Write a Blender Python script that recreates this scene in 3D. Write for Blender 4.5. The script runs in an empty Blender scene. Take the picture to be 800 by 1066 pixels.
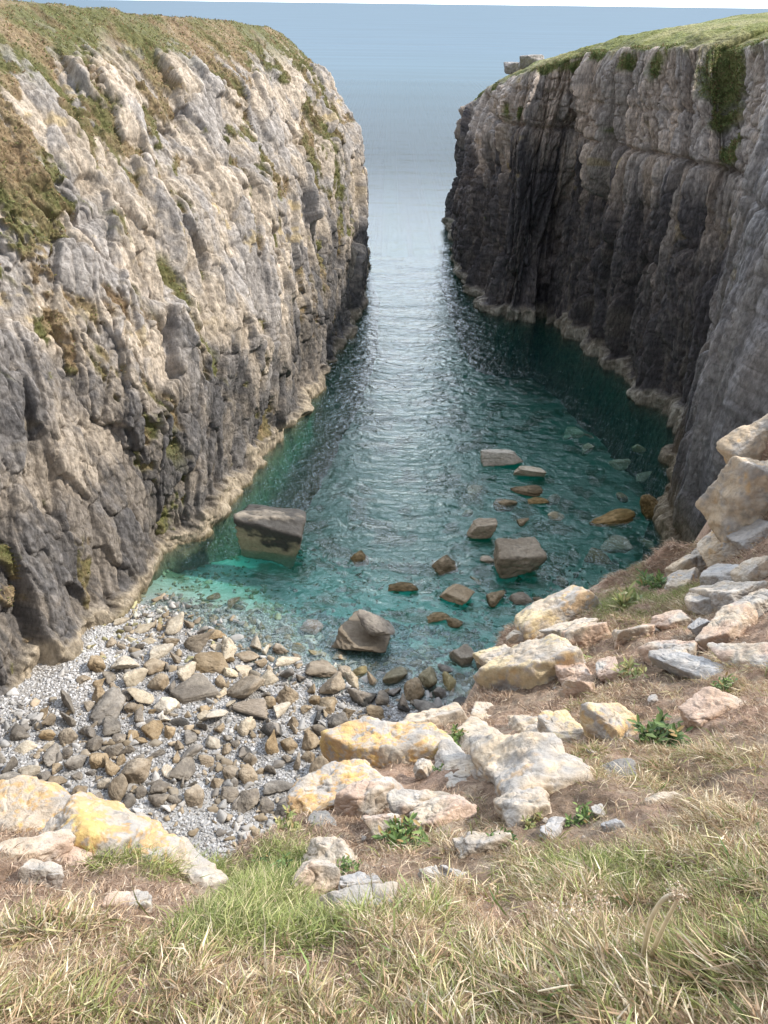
import bpy, math, random
import numpy as np
from mathutils import Vector, Matrix
rnd = random.Random(7)
rng = np.random.default_rng(11)
C = bpy.context.scene.collection
SC = bpy.context.scene
H = 38.0                      # eye height above the water, metres
PITCH = math.radians(33.5)
ROLL = math.radians(0.75)
FPX = 801.0                   # focal length in pixels of an 800 x 1066 frame

# ------------------------------------------------------------------ camera
cam_d = bpy.data.cameras.new('camera')
cam = bpy.data.objects.new('camera', cam_d); C.objects.link(cam)
cam_d.sensor_fit = 'VERTICAL'; cam_d.sensor_height = 34.6
cam_d.lens = 34.6 * FPX / 1066.0
cam_d.clip_start = 0.05; cam_d.clip_end = 80000
R = Matrix.Rotation(math.pi / 2 - PITCH, 4, 'X') @ Matrix.Rotation(ROLL, 4, 'Z')
cam.matrix_world = Matrix.Translation((0, 0, H)) @ R
SC.camera = cam
RM = np.array(R.to_3x3())

# ------------------------------------------------------------------ light
SUN_DIR = Vector((0.74, 0.12, 0.69)).normalized()      # towards the sun
elev = math.asin(SUN_DIR.z); azim = math.atan2(SUN_DIR.x, SUN_DIR.y)
w = bpy.data.worlds.new('World'); SC.world = w; w.use_nodes = True
nt = w.node_tree; nt.nodes.clear()
sky = nt.nodes.new('ShaderNodeTexSky'); sky.sky_type = 'NISHITA'; sky.sun_disc = False
sky.sun_elevation = elev; sky.sun_rotation = azim
sky.air_density = 1.0; sky.dust_density = 0.8; sky.ozone_density = 1.5; sky.altitude = 0
bg = nt.nodes.new('ShaderNodeBackground'); bg.inputs[1].default_value = 0.13
wo = nt.nodes.new('ShaderNodeOutputWorld')
# thin bright cloud veils most of the blue
tcn = nt.nodes.new('ShaderNodeTexCoord'); cmap = nt.nodes.new('ShaderNodeMapping'); cmap.inputs['Scale'].default_value = (1.6, 1.6, 5.0)
nt.links.new(tcn.outputs['Generated'], cmap.inputs['Vector'])
cn = nt.nodes.new('ShaderNodeTexNoise'); cn.inputs['Scale'].default_value = 1.3; cn.inputs['Detail'].default_value = 6; cn.inputs['Roughness'].default_value = 0.55
nt.links.new(cmap.outputs[0], cn.inputs['Vector'])
cr_ = nt.nodes.new('ShaderNodeMapRange'); cr_.inputs[1].default_value = 0.35; cr_.inputs[2].default_value = 0.62; cr_.inputs[3].default_value = 0.35; cr_.inputs[4].default_value = 0.95
nt.links.new(cn.outputs['Fac'], cr_.inputs[0])
cmx = nt.nodes.new('ShaderNodeMix'); cmx.data_type = 'RGBA'; cmx.inputs['B'].default_value = (7.6, 8.3, 9.2, 1)
nt.links.new(cr_.outputs[0], cmx.inputs['Factor']); nt.links.new(sky.outputs[0], cmx.inputs['A'])
# the cloud is brightest low over the sea ahead
vd = nt.nodes.new('ShaderNodeVectorMath'); vd.operation = 'DOT_PRODUCT'; vd.inputs[1].default_value = Vector((0.06, 0.88, 0.46)).normalized()
vn_ = nt.nodes.new('ShaderNodeVectorMath'); vn_.operation = 'NORMALIZE'; nt.links.new(tcn.outputs['Generated'], vn_.inputs[0]); nt.links.new(vn_.outputs[0], vd.inputs[0])
vr = nt.nodes.new('ShaderNodeMapRange'); vr.interpolation_type = 'SMOOTHSTEP'; vr.inputs[1].default_value = 0.58; vr.inputs[2].default_value = 0.97; vr.inputs[3].default_value = 0.75; vr.inputs[4].default_value = 3.6
nt.links.new(vd.outputs['Value'], vr.inputs[0])
cb_ = nt.nodes.new('ShaderNodeVectorMath'); cb_.operation = 'SCALE'; nt.links.new(cmx.outputs['Result'], cb_.inputs[0]); nt.links.new(vr.outputs[0], cb_.inputs['Scale'])
nt.links.new(cb_.outputs[0], bg.inputs[0]); nt.links.new(bg.outputs[0], wo.inputs[0])
sd = bpy.data.lights.new('sun', 'SUN'); sd.energy = 4.2; sd.angle = math.radians(2.0); sd.color = (1.0, 0.93, 0.82)
so = bpy.data.objects.new('sun', sd); C.objects.link(so)
so.rotation_euler = SUN_DIR.to_track_quat('Z', 'Y').to_euler(); so.location = (60, 20, 120)
vs = SC.view_settings; vs.view_transform = 'Standard'; vs.look = 'None'; vs.gamma = 1.0; vs.exposure = 0.36
SC.cycles.use_denoising = True
SC.cycles.max_bounces = 8; SC.cycles.transparent_max_bounces = 12
SC.cycles.caustics_reflective = False; SC.cycles.caustics_refractive = False
SC.cycles.sample_clamp_indirect = 4.0

# ------------------------------------------------------------------ picking points in the world
def ray(u, v):
    d = np.array([(u - 400) / FPX, (533 - v) / FPX, -1.0])
    return RM @ d
def pz(u, v, z=0.0):
    d = ray(u, v); t = (z - H) / d[2]
    return np.array([d[0] * t, d[1] * t, z])
def pY(u, v, Y):
    d = ray(u, v); t = Y / d[1]
    return np.array([d[0] * t, Y, H + d[2] * t])

# ------------------------------------------------------------------ numpy noise
def _h(ix, iy, iz, seed):
    n = (ix.astype(np.int64) * 374761393 + iy.astype(np.int64) * 668265263 + iz * 2147483647 + seed * 1274126177) & 0xFFFFFFFF
    n = ((n ^ (n >> 13)) * 1274126177) & 0xFFFFFFFF
    n = ((n ^ (n >> 16)) * 2246822519) & 0xFFFFFFFF
    n = n ^ (n >> 15)
    return (n & 0xFFFFFF).astype(np.float64) / 0xFFFFFF
def vn2(x, y, seed=0):
    ix = np.floor(x); iy = np.floor(y); fx = x - ix; fy = y - iy
    fx = fx * fx * fx * (fx * (fx * 6 - 15) + 10); fy = fy * fy * fy * (fy * (fy * 6 - 15) + 10)
    z = np.int64(0)
    a = _h(ix, iy, z, seed); b = _h(ix + 1, iy, z, seed); c = _h(ix, iy + 1, z, seed); d = _h(ix + 1, iy + 1, z, seed)
    return (a + (b - a) * fx) * (1 - fy) + (c + (d - c) * fx) * fy
def fbm2(x, y, oct=5, seed=0, gain=0.5):
    s = np.zeros_like(x, dtype=float); a = 1.0; n = 0.0; cx, sx = math.cos(0.6), math.sin(0.6)
    for o in range(oct):
        s += a * vn2(x, y, seed + o * 17); n += a; a *= gain
        x, y = (x * cx - y * sx) * 2.03 + 3.1, (x * sx + y * cx) * 2.03 + 7.7
    return s / n * 2 - 1          # about -1..1
def vn3(x, y, z, seed=0):
    ix, iy, iz = np.floor(x), np.floor(y), np.floor(z); fx, fy, fz = x - ix, y - iy, z - iz
    fx = fx * fx * (3 - 2 * fx); fy = fy * fy * (3 - 2 * fy); fz = fz * fz * (3 - 2 * fz)
    iz = iz.astype(np.int64)
    r = 0
    for dx in (0, 1):
        for dy in (0, 1):
            for dz in (0, 1):
                wgt = (fx if dx else 1 - fx) * (fy if dy else 1 - fy) * (fz if dz else 1 - fz)
                r = r + wgt * _h(ix + dx, iy + dy, (iz + dz) * 3 % 1048573, seed)
    return r
def fbm3(x, y, z, oct=4, seed=0, gain=0.5):
    s = 0; a = 1.0; n = 0
    for o in range(oct):
        s = s + a * vn3(x, y, z, seed + o * 13); n += a; a *= gain
        x, y, z = x * 2.03 + 1.7, y * 2.03 + 9.2, z * 2.03 + 4.4
    return s / n * 2 - 1
def sm(a, b, x):
    t = np.clip((x - a) / (b - a), 0, 1); return t * t * (3 - 2 * t)
def cells(x, y, seed, jit=0.9, K=40.0, tilt=1.0, off=1.0):
    """blocks of jointed rock: each its own offset and tilt, joined over a narrow step; also the distance to the joint"""
    ix = np.floor(x); iy = np.floor(y)
    f1 = np.full(x.shape, 9.0); f2 = np.full(x.shape, 9.0)
    rid = np.zeros(x.shape); acc = np.zeros(x.shape); ws = np.full(x.shape, 1e-300); z = np.int64(0)
    for dx in (-1, 0, 1):
        for dy in (-1, 0, 1):
            cx = ix + dx; cy = iy + dy
            px = cx + 0.5 + (_h(cx, cy, z, seed) - 0.5) * jit; py = cy + 0.5 + (_h(cx, cy, z, seed + 1) - 0.5) * jit
            ax = np.abs(x - px); ay = np.abs(y - py)
            d = np.maximum(ax, ay) * 0.85 + (ax + ay) * 0.15
            near = d < f1; id_ = _h(cx, cy, z, seed + 2)
            f2 = np.where(near, f1, np.minimum(f2, d)); f1 = np.where(near, d, f1)
            rid = np.where(near, id_, rid)
            v = (id_ - 0.5) * off + ((x - px) * (_h(cx, cy, z, seed + 3) - 0.5) + (y - py) * (_h(cx, cy, z, seed + 4) - 0.5)) * 2 * tilt
            w_ = np.exp(-K * d); acc += v * w_; ws += w_
    return rid, acc / ws, f2 - f1

# ------------------------------------------------------------------ mesh helpers
def mesh_from(name, verts, faces, mat, smooth=True, col=None, attrs=None):
    me = bpy.data.meshes.new(name)
    verts = np.ascontiguousarray(verts, dtype=np.float32); faces = np.ascontiguousarray(faces, dtype=np.int32)
    me.vertices.add(len(verts)); me.vertices.foreach_set('co', verts.ravel())
    k = faces.shape[1]
    me.loops.add(faces.size); me.loops.foreach_set('vertex_index', faces.ravel())
    me.polygons.add(len(faces)); me.polygons.foreach_set('loop_start', np.arange(0, faces.size, k, dtype=np.int32))
    me.update(calc_edges=True)
    me.polygons.foreach_set('use_smooth', np.full(len(faces), bool(smooth)))
    if col is not None:
        a = me.attributes.new('col', 'FLOAT_COLOR', 'POINT')
        c = np.ones((len(verts), 4), dtype=np.float32); c[:, :3] = col; a.data.foreach_set('color', c.ravel())
    for k_, v_ in (attrs or {}).items():
        a = me.attributes.new(k_, 'FLOAT', 'POINT'); a.data.foreach_set('value', np.asarray(v_, dtype=np.float32))
    if mat: me.materials.append(mat)
    me.update()
    return me
def link(name, me, parent=None, loc=None):
    o = bpy.data.objects.new(name, me); C.objects.link(o)
    if loc is not None: o.location = loc
    if parent: o.parent = parent
    return o
def tag(o, label=None, cat=None, group=None, kind=None):
    if label: o['label'] = label
    if cat: o['category'] = cat
    if group: o['group'] = group
    if kind: o['kind'] = kind
    return o
def grid_faces(nu, nv):
    i = np.arange(nu * nv).reshape(nu, nv)
    return np.stack([i[:-1, :-1], i[1:, :-1], i[1:, 1:], i[:-1, 1:]], -1).reshape(-1, 4)
def mixc(a, b, t):
    t = np.asarray(t)[..., None]; return np.asarray(a) * (1 - t) + np.asarray(b) * t

# ------------------------------------------------------------------ materials
def new_mat(name):
    m = bpy.data.materials.new(name); m.use_nodes = True; t = m.node_tree; t.nodes.clear()
    return m, t, t.nodes, t.links
def surf_mat(name, rough=0.9, nscale=6.0, namp=0.25, bump=0.5, bdist=0.05, bscale=8.0, use_col=True, base=(0.3, 0.3, 0.3), hue=None, objrand=0.0, spec=0.3, trans=0.0, vor=0.0, zs=1.0, vw=4.0, fac=0.0):
    m, t, N, L = new_mat(name)
    out = N.new('ShaderNodeOutputMaterial'); p = N.new('ShaderNodeBsdfPrincipled')
    p.inputs['Roughness'].default_value = rough; p.inputs['Specular IOR Level'].default_value = spec
    if use_col:
        a = N.new('ShaderNodeAttribute'); a.attribute_name = 'col'; src = a.outputs['Color']
    else:
        a = N.new('ShaderNodeRGB'); a.outputs[0].default_value = (*base, 1); src = a.outputs[0]
    geo_ = N.new('ShaderNodeNewGeometry'); geo = N.new('ShaderNodeMapping'); geo.inputs['Scale'].default_value = (1, 1, zs); L.new(geo_.outputs['Position'], geo.inputs['Vector'])
    n = N.new('ShaderNodeTexNoise'); n.inputs['Scale'].default_value = nscale; n.inputs['Detail'].default_value = 9; n.inputs['Roughness'].default_value = 0.74
    L.new(geo.outputs[0], n.inputs['Vector'])
    mr = N.new('ShaderNodeMapRange'); mr.inputs[1].default_value = 0.3; mr.inputs[2].default_value = 0.7
    mr.inputs[3].default_value = 1 - namp; mr.inputs[4].default_value = 1 + namp
    L.new(n.outputs['Fac'], mr.inputs[0])
    hs = N.new('ShaderNodeHueSaturation'); L.new(src, hs.inputs['Color']); L.new(mr.outputs[0], hs.inputs['Value'])
    csrc = hs.outputs[0]
    if objrand:
        oi = N.new('ShaderNodeObjectInfo'); m2 = N.new('ShaderNodeMapRange'); m2.inputs[3].default_value = 1 - objrand; m2.inputs[4].default_value = 1 + objrand
        L.new(oi.outputs['Random'], m2.inputs[0])
        h2 = N.new('ShaderNodeHueSaturation'); L.new(csrc, h2.inputs['Color']); L.new(m2.outputs[0], h2.inputs['Value'])
        m3 = N.new('ShaderNodeMath'); m3.operation = 'MULTIPLY'; m3.inputs[1].default_value = 7.31; L.new(oi.outputs['Random'], m3.inputs[0])
        m4 = N.new('ShaderNodeMath'); m4.operation = 'FRACT'; L.new(m3.outputs[0], m4.inputs[0])
        m5 = N.new('ShaderNodeMapRange'); m5.inputs[3].default_value = 0.75; m5.inputs[4].default_value = 1.25; L.new(m4.outputs[0], m5.inputs[0])
        L.new(m5.outputs[0], h2.inputs['Saturation']); csrc = h2.outputs[0]
    L.new(csrc, p.inputs['Base Color'])
    b = N.new('ShaderNodeTexNoise'); b.inputs['Scale'].default_value = bscale; b.inputs['Detail'].default_value = 8; b.inputs['Roughness'].default_value = 0.7
    L.new(geo.outputs[0], b.inputs['Vector'])
    hsrc = b.outputs['Fac']
    if vor:
        vo = N.new('ShaderNodeTexVoronoi'); vo.feature = 'DISTANCE_TO_EDGE'; vo.inputs['Scale'].default_value = vor
        nn = N.new('ShaderNodeVectorMath'); nn.operation = 'ADD'; sc_ = N.new('ShaderNodeVectorMath'); sc_.operation = 'SCALE'; sc_.inputs['Scale'].default_value = 0.6 / vor
        L.new(b.outputs['Color'], sc_.inputs[0]); L.new(geo.outputs[0], nn.inputs[0]); L.new(sc_.outputs[0], nn.inputs[1]); L.new(nn.outputs[0], vo.inputs['Vector'])
        mn = N.new('ShaderNodeMath'); mn.operation = 'MINIMUM'; mn.inputs[1].default_value = 0.08; L.new(vo.outputs['Distance'], mn.inputs[0])
        ad = N.new('ShaderNodeMath'); ad.operation = 'MULTIPLY_ADD'; ad.inputs[1].default_value = vw; L.new(mn.outputs[0], ad.inputs[0]); L.new(b.outputs['Fac'], ad.inputs[2]); hsrc = ad.outputs[0]
    if fac:
        vf = N.new('ShaderNodeTexVoronoi'); vf.feature = 'F1'; vf.distance = 'CHEBYCHEV'; vf.inputs['Scale'].default_value = fac; vf.inputs['Detail'].default_value = 2.0; L.new(geo.outputs[0], vf.inputs['Vector'])
        sf = N.new('ShaderNodeMath'); sf.operation = 'MULTIPLY_ADD'; sf.inputs[1].default_value = 0.55
        L.new(vf.outputs['Distance'], sf.inputs[0]); L.new(hsrc, sf.inputs[2]); hsrc = sf.outputs[0]
        sg = N.new('ShaderNodeSeparateColor'); L.new(vf.outputs['Color'], sg.inputs[0])
        s3 = N.new('ShaderNodeMath'); s3.operation = 'MULTIPLY_ADD'; s3.inputs[1].default_value = 0.45; L.new(sg.outputs[0], s3.inputs[0]); L.new(hsrc, s3.inputs[2]); hsrc = s3.outputs[0]
    bp = N.new('ShaderNodeBump'); bp.inputs['Strength'].default_value = bump; bp.inputs['Distance'].default_value = bdist
    L.new(hsrc, bp.inputs['Height']); L.new(bp.outputs[0], p.inputs['Normal'])
    if trans:
        tr = N.new('ShaderNodeBsdfTranslucent'); L.new(csrc, tr.inputs['Color']); mx = N.new('ShaderNodeMixShader'); mx.inputs[0].default_value = trans
        L.new(p.outputs[0], mx.inputs[1]); L.new(tr.outputs[0], mx.inputs[2]); L.new(mx.outputs[0], out.inputs[0])
    else:
        L.new(p.outputs[0], out.inputs[0])
    return m
M_cliff_left = surf_mat('buff_limestone', 0.9, 2.6, 0.50, 1.0, 0.20, 3.0, vor=1.1, zs=0.5, vw=1.2, fac=1.6)
M_cliff = surf_mat('limestone_cliff', 0.9, 3.2, 0.55, 1.0, 0.30, 2.4, vor=1.3, zs=0.45, vw=1.6, fac=1.7)
M_boulder = surf_mat('beach_boulder_stone', 0.8, 4.0, 0.28, 0.7, 0.12, 3.0, objrand=0.22)
M_pebble = surf_mat('shingle_stone', 0.8, 9.0, 0.15, 0.3, 0.03, 8.0)
M_bed = surf_mat('shingle_bed', 0.9, 12.0, 0.35, 0.8, 0.08, 9.0)
M_rock = surf_mat('lichened_rock', 0.92, 14.0, 0.22, 0.8, 0.03, 16.0, vor=9.0, vw=1.0)
M_soil = surf_mat('dry_soil', 0.98, 30.0, 0.35, 1.0, 0.05, 40.0)
M_grass = surf_mat('grass_blades', 0.75, 20.0, 0.15, 0.0, 0.001, 5.0, trans=0.25)
M_leaf = surf_mat('leaf_green', 0.55, 30.0, 0.2, 0.1, 0.005, 40.0, trans=0.2)

def water_mat():
    m, t, N, L = new_mat('sea_water')
    out = N.new('ShaderNodeOutputMaterial'); geo = N.new('ShaderNodeNewGeometry')
    def noise(sx, sy, scale, det, rough=0.55, dist=0.0):
        mp = N.new('ShaderNodeMapping'); mp.inputs['Scale'].default_value = (sx, sy, 1); mp.inputs['Rotation'].default_value = (0, 0, 0.25)
        L.new(geo.outputs['Position'], mp.inputs['Vector'])
        n = N.new('ShaderNodeTexNoise'); n.inputs['Scale'].default_value = scale; n.inputs['Detail'].default_value = det; n.inputs['Roughness'].default_value = rough; n.inputs['Distortion'].default_value = dist
        L.new(mp.outputs[0], n.inputs['Vector']); return n.outputs['Fac']
    sp = N.new('ShaderNodeSeparateXYZ'); L.new(geo.outputs['Position'], sp.inputs[0])
    # out at sea the waves are too small to stand out one by one: their slopes pass into the roughness
    far = N.new('ShaderNodeMapRange'); far.interpolation_type = 'SMOOTHSTEP'; far.inputs[1].default_value = 50; far.inputs[2].default_value = 1200; far.inputs[3].default_value = 1.0; far.inputs[4].default_value = 0.0; L.new(sp.outputs['Y'], far.inputs[0])
    def bump(src, dist, y0, prev=None):
        q = N.new('ShaderNodeMath'); q.operation = 'DIVIDE'; q.inputs[0].default_value = y0; L.new(sp.outputs['Y'], q.inputs[1])
        q2 = N.new('ShaderNodeMath'); q2.operation = 'POWER'; q2.inputs[1].default_value = 2.6; L.new(q.outputs[0], q2.inputs[0]); q2.use_clamp = True
        b = N.new('ShaderNodeBump'); b.inputs['Distance'].default_value = dist; L.new(q2.outputs[0], b.inputs['Strength'])
        L.new(src, b.inputs['Height'])
        if prev: L.new(prev.outputs[0], b.inputs['Normal'])
        return b
    b1 = bump(noise(0.30, 1.0, 0.20, 3), 0.7, 230)
    b2 = bump(noise(0.55, 1.0, 1.25, 3, 0.6, 0.6), 0.32, 110, b1)
    b3 = bump(noise(0.7, 1.0, 3.8, 3, 0.6, 0.4), 0.09, 65, b2)
    fr = N.new('ShaderNodeFresnel'); fr.inputs['IOR'].default_value = 1.58; L.new(b3.outputs[0], fr.inputs['Normal'])
    gl = N.new('ShaderNodeBsdfGlossy'); rr_ = N.new('ShaderNodeMapRange'); rr_.inputs[3].default_value = 0.30; rr_.inputs[4].default_value = 0.06; L.new(far.outputs[0], rr_.inputs[0]); L.new(rr_.outputs[0], gl.inputs['Roughness']); L.new(b3.outputs[0], gl.inputs['Normal'])
    tr = N.new('ShaderNodeBsdfTransparent'); tr.inputs[0].default_value = (0.97, 1, 1, 1)
    df = N.new('ShaderNodeBsdfDiffuse')
    # wind streaks and deeper blue offshore
    st_ = noise(0.10, 1.0, 0.035, 5, 0.6, 0.3); off_ = N.new('ShaderNodeMapRange'); off_.interpolation_type = 'SMOOTHSTEP'; off_.inputs[1].default_value = 80; off_.inputs[2].default_value = 700; L.new(sp.outputs['Y'], off_.inputs[0])
    cA = N.new('ShaderNodeMix'); cA.data_type = 'RGBA'; cA.inputs['A'].default_value = (0.03, 0.15, 0.16, 1); cA.inputs['B'].default_value = (0.055, 0.105, 0.15, 1); off2 = N.new('ShaderNodeMapRange'); off2.interpolation_type = 'SMOOTHSTEP'; off2.inputs[1].default_value = 60; off2.inputs[2].default_value = 190; L.new(sp.outputs['Y'], off2.inputs[0]); L.new(off2.outputs[0], cA.inputs['Factor'])
    cv = N.new('ShaderNodeMapRange'); cv.inputs[1].default_value = 0.35; cv.inputs[2].default_value = 0.65; cv.inputs[3].default_value = 0.88; cv.inputs[4].default_value = 1.12; L.new(st_, cv.inputs[0])
    ch = N.new('ShaderNodeHueSaturation'); L.new(cA.outputs['Result'], ch.inputs['Color']); L.new(cv.outputs[0], ch.inputs['Value']); L.new(ch.outputs[0], df.inputs[0])
    mbf = N.new('ShaderNodeMapRange'); mbf.inputs[3].default_value = 0.09; mbf.inputs[4].default_value = 1.0; L.new(off_.outputs[0], mbf.inputs[0])
    mb = N.new('ShaderNodeMixShader'); L.new(mbf.outputs[0], mb.inputs[0]); L.new(tr.outputs[0], mb.inputs[1]); L.new(df.outputs[0], mb.inputs[2])
    cap = N.new('ShaderNodeMapRange'); cap.interpolation_type = 'SMOOTHSTEP'; cap.inputs[1].default_value = 40; cap.inputs[2].default_value = 260; cap.inputs[3].default_value = 0.34; cap.inputs[4].default_value = 0.11; L.new(sp.outputs['Y'], cap.inputs[0])
    fm = N.new('ShaderNodeMath'); fm.operation = 'MINIMUM'; L.new(cap.outputs[0], fm.inputs[1]); L.new(fr.outputs[0], fm.inputs[0])      # a wind-roughened sea never mirrors fully
    mx = N.new('ShaderNodeMixShader'); L.new(fm.outputs[0], mx.inputs[0]); L.new(mb.outputs[0], mx.inputs[1]); L.new(gl.outputs[0], mx.inputs[2])
    L.new(mx.outputs[0], out.inputs['Surface'])
    va = N.new('ShaderNodeVolumeAbsorption'); va.inputs['Color'].default_value = (0.0, 0.80, 0.76, 1); va.inputs['Density'].default_value = 0.24
    L.new(va.outputs[0], out.inputs['Volume'])
    return m
M_water = water_mat()

# ------------------------------------------------------------------ cliffs (lofted between surveyed lines, broken into joint blocks)
def loft(stations, ns, nh, sfrac=None):
    """stations: list of lists of 3D points (same count). returns grid of points + metric coords"""
    S = np.array(stations, float)                 # (k, m, 3)
    k, m, _ = S.shape
    base = S[:, 1]
    cum = np.concatenate([[0], np.cumsum(np.linalg.norm(np.diff(base, axis=0), axis=1))])
    sv = sfrac(cum) if sfrac else np.linspace(0, cum[-1], ns)
    ns = len(sv)
    def interp(q):                                # softened piecewise-linear along s
        out = np.empty((ns, 3))
        for c in range(3):
            y = np.interp(sv, cum, q[:, c]); y2 = 0
            for d in (-1.5, -0.75, 0, 0.75, 1.5): y2 = y2 + np.interp(sv + d, cum, q[:, c])
            out[:, c] = y2 / 5
        return out
    cols = np.stack([interp(S[:, j]) for j in range(m)], 1)      # ns, m, 3
    hm = np.concatenate([[0], np.cumsum(np.mean(np.linalg.norm(np.diff(S, axis=1), axis=2)[2:-2], axis=0))])
    hv = nh(hm)
    P = np.empty((ns, len(hv), 3))
    for c in range(3):
        for i in range(ns):
            P[i, :, c] = np.interp(hv, hm, cols[i, :, c])
    # soften the profile corners a little
    for _ in range(12):
        P[:, 1:-1] = P[:, 1:-1] * 0.5 + (P[:, :-2] + P[:, 2:]) * 0.25
    return P, sv, hv, hm
def grid_normals(P):
    du = np.gradient(P, axis=0); dv = np.gradient(P, axis=1)
    n = np.cross(du, dv); n /= np.maximum(np.linalg.norm(n, axis=2, keepdims=True), 1e-9)
    return n
def smooth_grid(A, it):
    for _ in range(it):
        A[1:-1] = A[1:-1] * 0.5 + (A[:-2] + A[2:]) * 0.25
        A[:, 1:-1] = A[:, 1:-1] * 0.5 + (A[:, :-2] + A[:, 2:]) * 0.25
    return A

def V(*a): return np.array(a, float)
# ---- left cliff: levels = foot under water, waterline, 12 m, 24 m, brow, top, inland
def left_station(b, r12, r24, rb, zb, rt, zt, inl, n):
    b = V(*b); n = V(*n, 0) / np.linalg.norm(n)          # n points away from the inlet
    b0 = V(b[0], b[1], 0)
    return [b0 - n * 2.5 + V(0, 0, -9), b0, b0 + n * r12 + V(0, 0, 12), b0 + n * r24 + V(0, 0, 23), b0 + n * rb + V(0, 0, zb), b0 + n * rt + V(0, 0, zt), b0 + n * (rt + inl) + V(0, 0, zt + 0.6)]
nL = (-0.97, 0.12)
LS = []
LS.append(left_station((-30, -6), 4, 9, 14, 32, 22, 37, 120, (-1, 0)))
LS.append(left_station((-30, 10), 4, 9, 14, 32, 22, 37.5, 120, (-1, 0)))
LS.append(left_station((-28, 24), 4, 9, 15, 32, 24, 38, 120, nL))
for (u, v, a, b_, c, zb, d, zt) in (
        (0, 745, 3.6, 10, 16, 31, 28, 39), (60, 690, 3.5, 9.5, 15.5, 31, 27, 39), (110, 640, 3.2, 9, 15, 31, 27, 39),
        (165, 577, 3, 8.5, 15, 31, 27, 39), (215, 545, 2.6, 8, 14.5, 31, 26, 38.7), (248, 505, 2.2, 7.2, 13.5, 31, 25, 38.5),
        (290, 455, 1.8, 6.2, 12, 31, 22, 38), (330, 400, 1.2, 4.6, 9.5, 31, 18, 37.2), (352, 362, 0.7, 3.4, 8, 31, 15, 36.5),
        (374, 316, 0.2, 2.4, 6.5, 30.5, 12, 35.2)):
    LS.append(left_station(pz(u, v), a, b_, c, zb, d, zt, 140, nL))
tipL = pz(377, 262)
LS.append(left_station((tipL[0] + 0.5, tipL[1] - 8), 0, 2, 6, 29.5, 12, 33.8, 140, (-1, -0.05)))
LS.append(left_station((tipL[0] + 0.2, tipL[1]), 0.3, 3, 7.5, 28.5, 13, 33.0, 140, (-0.9, -0.25)))
LS.append(left_station((tipL[0] - 6, tipL[1] + 9), 0, 2, 6, 28, 12, 32.5, 140, (-0.6, -0.8)))
LS.append(left_station((tipL[0] - 30, tipL[1] + 14), 0, 2, 6, 29, 12, 33, 120, (-0.2, -1)))
LS.append(left_station((tipL[0] - 80, tipL[1] + 18), 0, 2, 6, 30, 12, 34, 100, (-0.1, -1)))
def sdens_left(cum):
    a = cum[2]; b = cum[-4]
    return np.concatenate([np.linspace(0, a, 60, endpoint=False), np.linspace(a, a + 40, 620, endpoint=False), np.linspace(a + 40, b + 5, 820, endpoint=False), np.linspace(b + 5, cum[-1], 50)])
def hdens(n1, n2):
    def f(hm):
        return np.concatenate([np.linspace(0, hm[1] - 2, 12, endpoint=False), np.linspace(hm[1] - 2, hm[5] + 2, n1, endpoint=False),
                               hm[5] + 2 + (hm[-1] - hm[5] - 2) * np.linspace(0, 1, n2) ** 2.2])
    return f

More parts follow.
